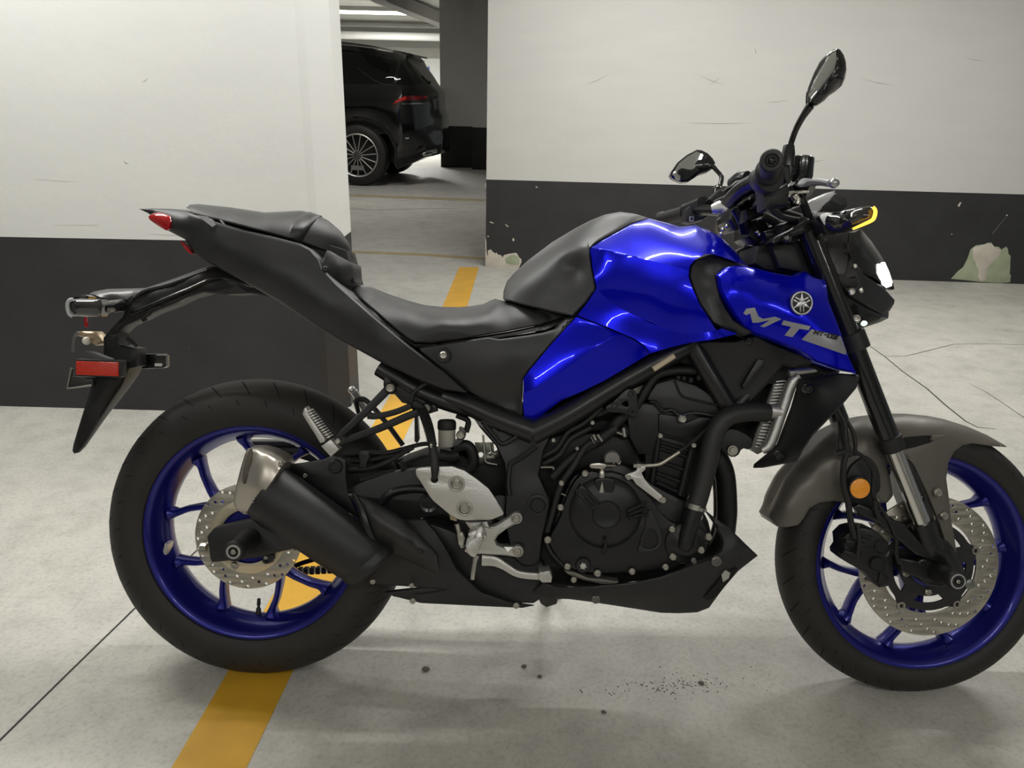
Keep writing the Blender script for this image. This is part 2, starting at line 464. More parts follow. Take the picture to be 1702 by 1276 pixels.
# floor
fl = struct(obj('floor', MB().box((-9, -8, -.2), (9, 20, 0)), CONC))
def strip(mb, pts, w, z=0.0006, h=.0005):
    """flat ribbon on the floor along world points"""
    n = len(pts); L = []; Rr = []
    for i, p in enumerate(pts):
        a = Vector(pts[max(i-1, 0)]); b = Vector(pts[min(i+1, n-1)])
        t = (b-a).normalized(); nn = Vector((-t.y, t.x))
        ww = w[i] if isinstance(w, list) else w
        L.append(Vector(p)+nn*ww/2); Rr.append(Vector(p)-nn*ww/2)
    vs = [(q.x, q.y, z) for q in L]+[(q.x, q.y, z) for q in Rr]
    return mb.add(vs, [(i+n, i+n+1, i+1, i) for i in range(n-1)])
def G(px, py):
    d = fwd*FPX+RIGHT*(px-851)+UP*(638-py); t = -CAMP.z/d.z; v = CAMP+d*t; return (v.x, v.y)
YEL = mat('yellow_line_paint', (.66, .36, .028), .5, vary=.22, vscale=9, bump=.15, bscale=80)
YELO = mat('worn_yellow_paint', (.40, .30, .13), .6, vary=.25, vscale=6)
a0, a1, b0, b1 = G(285, 1276), G(410, 1276), G(736, 508), G(777, 508)
c0, c1 = G(763, 444), G(796, 444)
def ext(p, q, k): return (p[0]+(q[0]-p[0])*k, p[1]+(q[1]-p[1])*k)
e0, e1 = ext(b0, a0, 1.25), ext(b1, a1, 1.25)
obj('painted_line', MB().add([(e0[0], e0[1], .0008), (e1[0], e1[1], .0008), (b1[0], b1[1], .0008), (c1[0], c1[1], .0008), (c0[0], c0[1], .0008), (b0[0], b0[1], .0008)],
    [(0, 1, 2, 5), (5, 2, 3, 4)]), YEL, fl, 'yellow bay line running under the motorcycle')
obj('painted_line', strip(MB(), [G(520, 415), G(600, 419), G(700, 423), G(806, 430)], .09), YELO, fl, 'faded yellow bay line across the opening')
obj('painted_line', strip(MB(), [G(540, 323), G(806, 333)], .22), mat('faint_yellow_paint', (.36, .31, .20), .6, vary=.3, vscale=4), fl, 'faint yellow line beside the dark car')
CRK = mat('dark_joint', (.035, .032, .03), .8)
obj('floor_joint', strip(MB(), [G(-60, 1287), G(0, 1230), G(110, 1122), G(220, 1015), G(345, 898), G(470, 785), G(583, 686)], .005), CRK, fl, 'dark saw-cut joint behind the rear wheel')
obj('floor_crack', strip(MB(), [G(1437, 569), G(1470, 592), G(1500, 617), G(1541, 646), G(1570, 672), G(1605, 700), G(1625, 710), G(1655, 713)], [.004, .006, .006, .007, .007, .007, .006, .002]), CRK, fl, 'dark crack running to the front fender')
obj('floor_crack', strip(MB(), [G(1470, 592), G(1505, 592), G(1545, 582), G(1585, 572), G(1640, 571), G(1702, 573), G(1760, 577)], [.004, .004, .005, .004, .003, .003, .003]), CRK, fl)
obj('floor_crack', strip(MB(), [G(1610, 637), G(1640, 652), G(1670, 672), G(1702, 694), G(1760, 735)], [.001, .003, .003, .004, .004]), CRK, fl)
obj('floor_crack', strip(MB(), [G(565, 346), G(620, 349), G(690, 347), G(755, 346)], .02), mat('floor_seam', (.16, .15, .13), .8), fl)

# left wall with its chamfered end
Z1 = 2.62
lw = struct(obj('wall_left', MB().prism([(-9, 1.433), (-.213, 1.405), (-.187, 1.418), (-.123, 1.5), (-.123, 1.66), (-9, 1.66)], 0, Z1),
                wallmat('left_wall_paint', .668, slope=-.006), ang=10))
# right wall
FRW_M = Matrix.Translation((.284, 4.214, 0)) @ Matrix.Rotation(R(-2.07), 4, 'Z'); FRW = Frame(FRW_M)
rw = struct(obj('wall_right', MB().box((0, 0, 0), (9, .25, Z1)), wallmat('right_wall_paint', .617, white=(.655, .648, .625)), frame=FRW_M, ang=10))
PEELG = mat('bare_plaster_green', (.36, .40, .27), .8, vary=.25, vscale=14, bump=.4, bscale=80)
PEELP = mat('bare_plaster_pink', (.60, .55, .47), .8, vary=.2, vscale=14, bump=.4, bscale=80)
Wc = (760, 230, 5.105); Xc = (1460, 280, 5.318)
def patch(name, px, m, w, label=None):
    return obj(name, MB().pplate(FRW, px, w, .0, bev=.0005), m, rw, label)
patch('peeled_patch', K(Wc, '238,1090 238,830 246,870 248,960 262,1010 258,950 285,942 300,960 322,975 335,968 345,985 372,990 385,1010 395,990 440,978 500,970 515,990 525,1010 545,1025 545,1050 525,1095 470,1102 400,1095 330,1092'), PEELP, .0012, 'bare pale plaster patch at the corner foot')
patch('peeled_patch', K(Wc, '415,1060 405,1020 440,995 480,985 512,995 530,1030 525,1070 480,1075 440,1068'), PEELG, .0018, 'greenish plaster in the pale patch')
for s_ in ('270,708 285,705 312,718 300,722', '405,728 412,728 438,748 425,752', '468,850 478,845 486,862 478,875 469,868', '257,825 266,825 268,836 258,838', '666,408 680,408 680,418 666,418', '236,380 242,380 240,415 236,418'):
    patch('paint_chip', K(Wc, s_), PEELP, .0012)
patch('peeled_patch', K(Xc, '640,975 700,910 750,870 790,790 815,715 860,680 940,668 965,655 1000,655 1022,690 1060,690 1090,715 1130,690 1145,710 1150,755 1168,770 1165,880 1160,935 1172,940 1165,1005 1090,1012 1000,1008 880,1000 760,985'), PEELG, .0012, 'large bare greenish plaster patch by the floor')
patch('peeled_patch', K(Xc, '835,700 940,672 970,662 1000,662 1030,695 1085,720 1070,770 1010,830 960,880 950,990 900,995 880,960 885,900 835,780'), PEELP, .0018, 'pink plaster inside the green patch')
for s_ in ('700,330 720,300 735,298 715,340', '1128,412 1136,405 1145,414 1136,422', '640,580 '+'650,575 655,585'):
    patch('paint_chip', K(Xc, s_), PEELP, .0012)
patch('wall_scratch', K(Xc, '1003,575 1128,425 1132,428 1010,580'), mat('scratch_grey', (.12, .12, .12), .7), .0008)

SCR = mat('scuff_grey', (.42, .41, .39), .8)
def scuff(fr, y0, a, b, wd, par, wv):
    d = Vector((b[0]-a[0], b[1]-a[1])); n_ = Vector((-d.y, d.x)).normalized()*wd/2
    m_ = ((a[0]+b[0])/2, (a[1]+b[1])/2+wd)
    q = [a, (m_[0]-n_.x, m_[1]-n_.y), b, (m_[0]+n_.x, m_[1]+n_.y)]
    obj('wall_scratch', MB().pplate(fr, q, wv, y0, bev=.0001), SCR, par)
for a_, b_, w_ in (((1137, 204), (1255, 204), 1.4), ((1160, 124), (1206, 142), 1.2), ((1178, 142), (1200, 126), 1.2), ((1428, 130), (1492, 143), 1.3), ((1255, 79), (1257, 90), 1.8), ((1270, 170), (1312, 166), 1.2), ((970, 142), (1012, 124), 1.2), ((1340, 268), (1372, 266), 1.2), ((1600, 95), (1640, 102), 1.0)):
    scuff(FRW, -.001, a_, b_, w_, rw, .0008)
for a_, b_, w_ in (((92, 374), (232, 373), 1.3), ((250, 389), (312, 391), 1.2), ((60, 298), (150, 303), 1.0), ((205, 266), (214, 272), 3.0), ((236, 136), (246, 130), 1.3)):
    wy_ = 1.405+(-.213-FW.P(*a_, -1.406).x)*.00319
    scuff(FW, -wy_-.003, a_, b_, w_*.7, lw, -wy_+.0005)

# far pillar, far wall, soffit, ceiling and beam
def wbox(name, lo, hi, m, **k): return struct(obj(name, MB().box(lo, hi), m, ang=10, **k))
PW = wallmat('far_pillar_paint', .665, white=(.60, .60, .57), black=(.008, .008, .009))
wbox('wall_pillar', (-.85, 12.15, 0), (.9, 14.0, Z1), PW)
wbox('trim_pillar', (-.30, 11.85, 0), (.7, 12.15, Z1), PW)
wbox('wall_back', (-9, 17.4, 0), (9, 17.7, Z1), WHITE)
wbox('trim_soffit', (-9, 16.9, 2.08), (9, 17.4, 2.27), GREYW)
wbox('ceiling', (-9, -8, Z1), (9, 20, Z1+.15), mat('white_ceiling', (.74, .74, .70), .7, vary=.06, vscale=2))
wbox('wall_front', (-9, -5.2, 0), (9, -5.0, Z1), wallmat('front_wall_paint', .668))
bd = MB()
p0, p1 = Vector((-1.62, 11.3, 2.5)), Vector((-.72, 16.9, 2.42))
bd.tube([p0+Vector((-.0, -3.0, .0)), p0, p1], .16, seg=4, sub=1, b=.13, ref=(0, 0, 1))
struct(obj('trim_beam', bd, mat('grey_beam', (.30, .29, .28), .7, vary=.1, vscale=4), ang=20))
pipe = MB(); pipe.tube([(-9, 15.8, 2.235), (-.4, 15.8, 2.235)], .075, seg=14, sub=1)
thing(obj('white_pipe', pipe, WHITE), 'white painted pipe running under the far ceiling', 'pipe')
pipe = MB(); pipe.tube([(-9, 15.3, 2.395), (-.4, 15.3, 2.395)], .035, seg=12, sub=1)
thing(obj('white_pipe', pipe, GREYW), 'thin grey pipe above the white pipe at the far ceiling', 'pipe')

# lit batten on the far ceiling
t = empty('ceiling_lamp', Matrix.Translation((-2.12, 13.1, 2.4)))
thing(t, 'lit white fluorescent batten on the ceiling above the dark car', 'lamp')
hb = MB().box((-.75, -.06, .05), (.75, .06, .12)); obj('lamp_housing', hb, WHITE, t)
tb = MB()
for s_ in (-.035, .035):
    tb = MB().tube([(-.70, s_, .02), (.68, s_, .02)], .016, seg=10, sub=1)
    obj('lamp_tube', tb, mat('lit_tube', (1, 1, 1), .4, emit=(1.0, 1.0, .93), estr=6.0) if s_ < 0 else bpy.data.materials['lit_tube'], t)
for s_ in (-.72, .70):
    obj('lamp_holder', MB().box((s_-.015, -.06, -.005), (s_+.015, .06, .05)), WHITE, t)
# small blue sign on the far wall
t = empty('blue_sign', Matrix.Translation((-1.70, 17.39, 1.57)))
thing(t, 'small blue sign with a white mark on the far white wall', 'sign')
obj('sign_panel', MB().box((-.075, -.012, -.15), (.075, 0, .15)), mat('sign_blue', (.012, .06, .42), .4), t)
obj('sign_mark', MB().lathe((0, -.0125, 0), (0, -1, 0), [(.04, 0), (.04, .002), (.022, .002), (.022, 0)], 20), WHITE, t)

# grit lying on the floor
ROCK = mat('dark_grit', (.13, .115, .095), .8)
for i, (px, py, r_, lab) in enumerate([(708, 1113, .008, 'small round dark pebble on the floor under the engine'), (1166, 1136, .006, 'grey chip of stone among dirt before the front wheel'),
                          (871, 1108, .006, 'flat grey speck of grit below the side stand'), (897, 1125, .005, 'tiny brown crumb right of the grit below the stand'), (1003, 1184, .005, 'small black speck on the floor nearest the camera')]):
    b = MB().ball((0, 0, .35*r_), r_, 1.1, .9, .5, 9, 6)
    b.v = [(v[0]*(1+.25*random.uniform(-1, 1)), v[1]*(1+.25*random.uniform(-1, 1)), max(v[2], 0)) for v in b.v]
    g = G(px, py); o = obj('pebble', b, ROCK); o.location = (g[0], g[1], 0); thing(o, lab, 'pebble')
dirt = MB()
for i in range(150):
    px = random.gauss(1120, 62); py = random.gauss(1138, 9)+(px-1120)*-.05
    g = G(px, py); q = random.uniform(.0006, .0017)
    dirt.box((g[0]-q, g[1]-q*.7, 0), (g[0]+q, g[1]+q*.7, q*.5))
o = thing(obj('dirt_crumbs', dirt, ROCK), 'scatter of dark dirt crumbs on the floor before the front wheel', 'dirt'); o['kind'] = 'stuff'
# ------------------------------------------------------------------ motorcycle: root and wheels
moto = empty('motorcycle', MB_ROOT)
thing(moto, 'blue and black naked motorcycle leaning on its side stand', 'motorcycle')
BOLT_ME = {}
def bolt(parent, fr, px, py, w, rpx, m=ZINC, name='bolt', label=None, h=.6, dirv=None):
    """socket-head bolt facing the viewer's side; rpx = radius in photo pixels"""
    c = fr.P(px, py, w); r_ = rpx/820.
    key = (m.name, h)
    if key not in BOLT_ME:
        b = MB().lathe((0,0,0), (0,-1,0), [(0, .55*h), (.42, .55*h), (.5, .95*h), (.72, h), (1, .55*h), (1, -.6)], 14)
        BOLT_ME[key] = mesh('bolt', b, 30); BOLT_ME[key].materials.append(m)
    o = bpy.data.objects.new(name, BOLT_ME[key]); COL.objects.link(o); o.parent = parent
    o.location = c; o.scale = (r_, r_, r_)
    if label: o['label'] = label
    return o
def disc_c(n, r_, c=(0, 0), a0=0): return [(c[0]+r_*math.cos(a0+2*PI*i/n), c[1]+r_*math.sin(a0+2*PI*i/n)) for i in range(n)]

def tyre_mat():
    m = mat('tyre_rubber', (.013, .0128, .012), .62, 0, 0, 0); nt = m.node_tree; n, l, b = nodes(m)
    tc = nt.nodes.new('ShaderNodeTexCoord').outputs['Object']
    c = mixc(nt, 1.0, (.0135, .013, .012, 1), ramp(nt, noise(nt, tc, 9, 6), [(.3, (.75, .75, .75)), (.7, (1.5, 1.45, 1.3))]), 'MULTIPLY')
    l.new(c, b.inputs['Base Color'])
    bp = nt.nodes.new('ShaderNodeBump'); bp.inputs['Strength'].default_value = .2; bp.inputs['Distance'].default_value = .001
    l.new(noise(nt, tc, 160, 4), bp.inputs['Height']); l.new(bp.outputs['Normal'], b.inputs['Normal'])
    return m
TYRE = tyre_mat(); GROOVE = mat('tyre_groove', (.003, .003, .003), .9)

def wheel(name, xc, zc, RT, Wt, rimw, parent, frame, vph, n_arm, label):
    RR = .2285
    b = MB(); ax = (0, -1, 0); c = (xc, 0, zc)
    hw = rimw
    # rim barrel: visible lip, inner drop and well
    prof = [(RR, -hw), (RR, -hw+.006), (RR-.005, -hw+.012), (RR-.012, 0), (RR-.005, hw-.012), (RR, hw-.006), (RR, hw), (RR-.003, hw+.001), (RR-.009, hw+.001), (RR-.0145, hw-.003), (RR-.0185, hw-.008),
            (RR-.021, hw-.013), (RR-.0255, hw-.020), (RR-.029, hw*.45), (RR-.036, .012), (RR-.037, 0), (RR-.036, -.012), (RR-.029, -hw*.45), (RR-.024, -hw+.020), (RR-.014, -hw+.006), (RR-.010, -hw+.001), (RR-.003, -hw-.001), (RR, -hw)]
    b.lathe(c, ax, prof[::-1], 96)
    # hub
    b.lathe(c, ax, [(.0, .055), (.034, .055), (.040, .045), (.048, .020), (.052, 0), (.048, -.02), (.04, -.045), (.034, -.055), (0, -.055)], 40)
    # ten spokes in five V pairs, flared where they meet the rim
    C = Vector(c)
    def pol(r_, a, y=0): return C+Vector((r_*math.cos(a), y, r_*math.sin(a)))
    for k in range(5):
        a = R(vph+72*k)
        for sgn in (-1, 1):
            e = a+sgn*R(20)
            b.tube([pol(.048, a+sgn*R(9)), pol(.105, a+sgn*R(4.5)), pol(.150, a+sgn*R(13)), pol(.178, a+sgn*R(18.6)), pol(.194, e)], [.011, .0072, .0064, .0075, .014], seg=12, sub=4, b=[.030, .022, .018, .018, .022], sq=3.2)
        b.tube([pol(.045, a), pol(.107, a)], [.020, .0115], seg=10, sub=1, b=[.028, .018], sq=3)
    w = obj(name, b, RIMBLUE, parent, label, frame)
    # tyre
    hs = RT-RR+.004; tp = []
    for i in range(33):
        u = -1+2*i/32
        th = u*R(118)
        y = Wt/2*math.sin(th)/math.sin(R(90)); rr = RT-Wt*.52*(1-math.cos(th))*(hs/(Wt*.52*(1-math.cos(R(118)))))
        tp.append((rr, y))
    tp = [(RR-.006, -hw+.002)]+tp+[(RR-.006, hw-.002)]
    tb = MB().lathe(c, ax, tp[::-1], 120)
    tb.f += [tuple(range(0))] if 0 else []
    ty = obj('tyre', tb, TYRE, w, 'black rubber tyre')
    # sculpted tread grooves over the crown
    gb = MB()
    def surf(phi, th):
        rr = RT-Wt*.52*(1-math.cos(th))*(hs/(Wt*.52*(1-math.cos(R(118)))))
        return C+Vector(((rr+.0003)*math.cos(phi), -Wt/2*math.sin(th), (rr+.0003)*math.sin(phi)))
    for k in range(30):
        ph = 2*PI*k/30
        for sg in (-1, 1):
            o_ = 0 if sg > 0 else PI/30
            for (t0, t1, dph, ww) in ((18, 58, .10, .0022), (66, 80, .035, .0016)):
                nseg = 6; L = []; Rr = []
                for i in range(nseg+1):
                    f = i/nseg; th = R(t0+(t1-t0)*f)*sg; p_ = ph+o_-dph*f
                    wd_ = ww*(1-.75*abs(f-.4))/RT
                    L.append(surf(p_-wd_, th)); Rr.append(surf(p_+wd_, th))
                gb.add(L+Rr, [(i, i+1, nseg+2+i, nseg+1+i) for i in range(nseg)])
    g = obj('tread_grooves', gb, GROOVE, w); g['kind'] = 'stuff'
    return w, C
def vstem(C, ang, parent, y=.0):
    b = MB(); d = Vector((math.cos(ang), 0, math.sin(ang)))
    b.lathe(C+d*.192+Vector((0, y, 0)), -d, [(0, .034), (.0035, .033), (.0042, .020), (.003, .019), (.003, .014), (.0048, .012), (.0062, 0), (.007, -.004)], 14)
    return obj('valve_stem', b, RUBBER, parent, 'black rubber valve stem')
RW, CR = wheel('rear_wheel', 0, .3145, .3145, .148, .060, moto, None, 9, 10, 'blue cast wheel')
vstem(CR, R(268), RW)
wt = MB(); wt.box((-.004, -.012, -.012), (.004, .012, .012), Matrix.Translation(CR+Vector((-.190, -.022, -.045))) @ Matrix.Rotation(R(13), 4, 'Y')); obj('balance_weight', wt, ALU, RW, 'silver stick-on balance weight')
FWH, CF = wheel('front_wheel', 1.38164, .2868, .2868, .112, .047, moto, M_STEER, -12, 10, 'blue cast wheel')

def brake_disc(C, w, Ro, Ri, rows, parent, carrier, n_b, cmat, wv=0):
    holes = [disc_c(48, Ri)]
    for (r_, n_, a0, rad) in rows: 
        for i in range(n_):
            a = a0+2*PI*i/n_; holes.append(disc_c(9, rad, (r_*math.cos(a), r_*math.sin(a))))
    b = MB().plate(disc_c(96, Ro), w, w-.0045, holes, .0005)
    b.v = [(v[0]+C.x, v[1], v[2]+C.z) for v in b.v]
    return obj('brake_disc', b, STEEL, parent, 'brushed steel disc with drilled holes')
rows = []
for q, r_ in enumerate((.087, .096, .104)): rows.append((r_, 17, q*.13, .0034))
brake_disc(CR, .080, .1085, .067, rows, RW, None, 5, None)
b = MB().plate(disc_c(60, .0765), .0815, .079, [disc_c(40, .056)], .0005); b.v = [(v[0]+CR.x, v[1], v[2]+CR.z) for v in b.v]
obj('disc_flange', b, mat('zinc_ring', (.62, .56, .42), .4, .8), RW, 'pale zinc ring')
hb = MB().lathe(CR, (0, -1, 0), [(0, .082), (.05, .082), (.060, .074), (.062, .05), (.055, .02)], 40); obj('wheel_hub', hb, RIMBLUE, RW)
for k in range(5):
    a = R(30+72*k); p = CR+Vector((.066*math.cos(a), -.082, .066*math.sin(a)))
    px = FB.to_px(p); bolt(RW, FB, px[0], px[1], .082, 6.5)
rows = []
for q, r_ in enumerate((.113, .122, .131, .138)): rows.append((r_, 18, q*.105, .0031))
Ri = .098
brake_disc(CF, .070, .1445, Ri, rows, FWH, None, 8, None)
# front carrier: ring, five arms and floating bobbins
b = MB()
seg = []
outer = []
for i in range(120):
    a = 2*PI*i/120; outer.append(((.092+.012*(math.cos(5*(a-R(20)))**4 if math.cos(5*(a-R(20))) > 0 else 0))*math.cos(a), (.092+.012*(math.cos(5*(a-R(20)))**4 if math.cos(5*(a-R(20))) > 0 else 0))*math.sin(a)))
hl = [disc_c(30, .030)]
for k in range(5):
    a = R(20+36+72*k); h_ = []
    for i in range(13): q = a+R(-24+48*i/12); h_.append((.076*math.cos(q), .076*math.sin(q)))
    for i in range(9): q = a+R(19-38*i/8); h_.append((.062*math.cos(q), .062*math.sin(q)))
    hl.append(h_)
b.plate(outer, .0715, .066, hl, .001); b.v = [(v[0]+CF.x, v[1], v[2]+CF.z) for v in b.v]
obj('disc_carrier', b, PLASTIC, FWH, 'black disc carrier')
for k in range(5):
    a = R(20+72*k); p = CF+Vector((.0985*math.cos(a), -.0715, .0985*math.sin(a)))
    bb = MB().lathe(p, (0, -1, 0), [(.0035, .001), (.0045, .003), (.008, .003), (.0085, 0)], 18); obj('disc_bobbin', bb, ZINC, FWH)
    a = R(52+72*k); p = CF+Vector((.052*math.cos(a), -.074, .052*math.sin(a)))
    px = FS.to_px(p); bolt(FWH, FS, px[0], px[1], .074, 6)
hb = MB().lathe(CF, (0, -1, 0), [(0, .075), (.028, .075), (.055, .068), (.058, .05), (.05, .02)], 40); obj('wheel_hub', hb, RIMBLUE, FWH)
# ------------------------------------------------------------------ bodywork
def panel(name, crop, outl, ctrl, m, label=None, fr=FB, parent=None, frame=None, ang=38, **k):
    return obj(name, MB().panel(fr, K(crop, outl), K(crop, ctrl) if ctrl else (), **k), m, parent or moto, label, frame, ang)

# tank
RIDGE = '1005,418,177 970,402,174 900,384,169 820,365,165 740,347,162 650,325,157 560,306,149 486,292,130'
CREASE = '515,508,148 560,556,147 620,601,147 700,643,148 760,668,150 840,704,154 920,737,160 1000,748,170 1080,744,180 1150,730,189'
rv = lambda s_: ' '.join(s_.split()[::-1])
tb_ = MB()
for o_, c_ in (('792,136,8 880,158,10 960,181,14 1000,177,20 1040,172,24 1110,200,28 1180,240,34 1250,308,48 1320,392,80 1300,385,105 1240,362,122 1180,340,138 1130,326,148 1090,326,156 1040,352,168 1010,388,174 '+RIDGE+' 540,256,114 620,212,89 700,167,55', '800,250,112 1000,300,140 700,300,140 900,330,150 950,240,100 1050,260,112'),
               (RIDGE+' 482,310,131 488,340,136 494,400,142 505,450,147 '+CREASE+' 1120,682,194 1060,590,190 1020,500,183 1003,445,178', '650,450,158 800,520,165 950,600,174'),
               (rv(CREASE)+' 465,585,142 414,651,140 600,724,152 720,776,160 775,815,163 802,852,164 900,822,170 1000,797,176 1130,779,188 1200,764,192 1262,748,195 1180,720,195', '')):
    tb_.panel(FB, K(T, o_), K(T, c_), step=8, lip=0, lippx=2)
TANK = obj('tank_cover', tb_, BLUE, moto, 'metallic blue tank cover', ang=40)
panel('tank_pad', T,
 '20,562,52 22,520,40 40,470,20 90,414,12 150,360,8 280,262,4 400,190,2 480,148,1 560,116,0 640,102,0 720,112,4 788,134,8 697,163,54 616,208,88 535,251,113 478,291,127 480,340,135 486,400,141 498,450,146 507,508,149 458,580,142 388,655,135 200,612,112 120,594,96 32,570,70',
 '250,400,98 150,480,88 350,330,112 370,480,122 430,370,122 420,300,121 540,180,72 300,560,118 440,520,138 200,380,70 400,400,113 300,470,116', PADG, 'matte grey knee pad and tank top', step=8)
RID2 = '128,1062,140 180,1037,148 300,970,155 400,902,160 520,812,163 600,768,162 650,752,160 717,783,155'
sc_ = MB()
for o_, c_ in ((rv(RID2)+' 128,985,137 160,942,139 270,812,141 409,658,142 500,692,146 600,732,149 700,775,153', ''),
               (RID2+' 770,820,149 797,853,148 700,912,145 550,1000,140 430,1058,136 330,1100,132 200,1198,126 136,1214,126 126,1130,134', '450,980,147 600,870,152 300,1060,142')):
    sc_.panel(FB, K(T, o_), K(T, c_) if c_ else (), step=8, lip=0, lippx=2)
obj('side_cover', sc_, BLUE, moto, 'metallic blue side cover', ang=40)
# tank shroud that carries the lettering, and the black intake strip behind it
SHROUD = panel('tank_shroud', H,
 '214,545,190 280,492,176 340,484,166 400,487,158 500,510,150 600,535,146 700,552,144 740,548,142 790,521,138 850,560,140 925,582,145 935,640,160 945,720,172 985,820,180 1030,940,186 1072,1080,190 1132,1202,192 1000,1165,190 870,1122,188 800,1075,190 760,1050,192 600,985,196 450,930,200 390,890,204 340,830,206 300,765,206 260,700,204 235,650,200',
 '300,600,202 450,560,186 600,620,190 400,700,207 700,700,196 520,640,198 800,640,180 880,700,180 500,800,208 700,850,205 900,900,198 1000,1000,196 900,1050,196', BLUE, 'metallic blue tank shroud', step=8)
panel('intake_strip', T,
 '1100,334,138 1140,340,134 1180,352,128 1240,372,118 1292,388,108 1220,400,130 1170,424,160 1148,440,172 1158,500,180 1172,560,190 1200,620,196 1240,680,200 1300,712,198 1360,738,192 1300,760,186 1262,750,186 1200,728,188 1130,688,188 1064,590,184 1024,500,176 1008,440,170 1014,392,166 1046,354,160',
 '1090,420,166 1110,500,174 1150,600,184 1200,680,190 1150,390,152', PANELG, 'matte black intake strip', step=8)
# emblem and lettering on the shroud (raised badge and thin decals that follow the panel)
SHB = BVHTree.FromPolygons([v.co for v in SHROUD.data.vertices], [tuple(p.vertices) for p in SHROUD.data.polygons])
def sh_w(px, py):
    d = FB.P(px, py, .15)-FB.o; h = SHB.ray_cast(FB.o, d.normalized())[0]
    return -h.y if h is not None else .18
def on_shroud(outls, name, m, lift=.0012, label=None, step=5):
    b = MB()
    for o_ in outls:
        b.panel(FB, [(p[0], p[1], .18) for p in K(H, o_)], [], mode='shell', thick=.0011, step=step, lip=0, lippx=1.2, surf=SHB, lift=lift)
    return obj(name, b, m, SHROUD, label)
on_shroud(['380,800 400,768 455,762 480,820 512,836 590,822 632,838 520,892 490,886 555,845 520,852 478,862 440,862 425,800 400,812', ], 'lettering', WHITEP, label='silver letter M')
on_shroud(['646,846 825,886 812,912 752,902 704,958 652,946 696,890 632,875'], 'lettering', WHITEP, label='silver letter T')
on_shroud(['832,905 1024,952 1074,1080 900,1020 766,974'], 'decal_panel', WHITEP, label='silver decal block')
# small model lettering in slanted strokes on the silver block
def strokes(txt, org, ex, ey, h, th):
    """thin letters from line segments; org px, ex/ey unit px vectors"""
    segs = {'M': [((0,0),(0,1)), ((0,1),(.5,.4)), ((.5,.4),(1,1)), ((1,1),(1,0))], 'T': [((.5,0),(.5,1)), ((0,1),(1,1))], '-': [((.1,.5),(.8,.5))],
            '0': [((0,0),(0,1)), ((0,1),(1,1)), ((1,1),(1,0)), ((1,0),(0,0))], '3': [((0,1),(1,1)), ((1,1),(1,0)), ((1,0),(0,0)), ((.2,.5),(1,.5))],
            'Y': [((0,1),(.5,.5)), ((1,1),(.5,.5)), ((.5,.5),(.5,0))], 'A': [((0,0),(.5,1)), ((.5,1),(1,0)), ((.25,.4),(.75,.4))], 'H': [((0,0),(0,1)), ((1,0),(1,1)), ((0,.5),(1,.5))]}
    out = []; x = 0
    for ch in txt:
        wdt = .95 if ch != '-' else .6
        for (a, b) in segs[ch]:
            q = []
            A_ = np.array([x+a[0]*wdt, a[1]])*h; B_ = np.array([x+b[0]*wdt, b[1]])*h
            d = (B_-A_)/np.linalg.norm(B_-A_); nn = np.array([-d[1], d[0]])*th/2
            for p in (A_-d*th*.4-nn, B_+d*th*.4-nn, B_+d*th*.4+nn, A_-d*th*.4+nn):
                q.append((org[0]+p[0]*ex[0]+p[1]*ey[0], org[1]+p[0]*ex[1]+p[1]*ey[1]))
            out.append(q)
        x += wdt+.35
    return out
b = MB()
for q in strokes('MT-03', (1140+845/3.987, 320+936/3.987), (.970, .215), (.40, -.86), 6.6, 2.0):
    b.panel(FB, [(u, v, .18) for u, v in q], [], mode='shell', thick=.0008, step=5, lip=0, lippx=.5, surf=SHB, lift=.0032)
obj('lettering', b, DARKB, SHROUD, 'small black lettering on the silver block')['kind'] = 'stuff'
ec = K(H, '770,732')[0]; er = 76/3.987
def circ_px(r_, n=28): return [(ec[0]+r_*.97*math.cos(2*PI*i/n), ec[1]+r_*1.05*math.sin(2*PI*i/n)) for i in range(n)]
ew = max(sh_w(*q) for q in circ_px(er*.7))+.003
EMB = obj('emblem', MB().pplate(FB, circ_px(er), ew+.0035, ew-.012, bev=.001), DARKB, SHROUD, 'round black and silver tuning fork emblem')
b = MB().pplate(FB, circ_px(er), ew+.0055, ew, [circ_px(er*.84)], bev=.0008)
for k in range(3):
    a = R(-90+120*k); d = np.array([math.cos(a), math.sin(a)*1.05]); nn = np.array([-math.sin(a), math.cos(a)*1.05])
    cc = np.array(ec)
    def q_(*ps): return [tuple(cc+d*u*er+nn*v*er) for u, v in ps]
    b.pplate(FB, q_((.86, -.02), (.86, .02), (.5, .08), (.22, .21), (0, .21), (0, -.21), (.22, -.21), (.5, -.08)), ew+.0055+.0002*k, ew, bev=.0003)
    for s_ in (-1, 1):
        b.pplate(FB, q_((.05, s_*.07), (-.74, s_*.07), (-.74, s_*.19), (.05, s_*.21)), ew+.0055+.0002*k, ew, bev=.0003)
SHROUD['label'] = 'metallic blue shroud with silver lettering'
obj('emblem_ring', b, SILVERB, SHROUD)

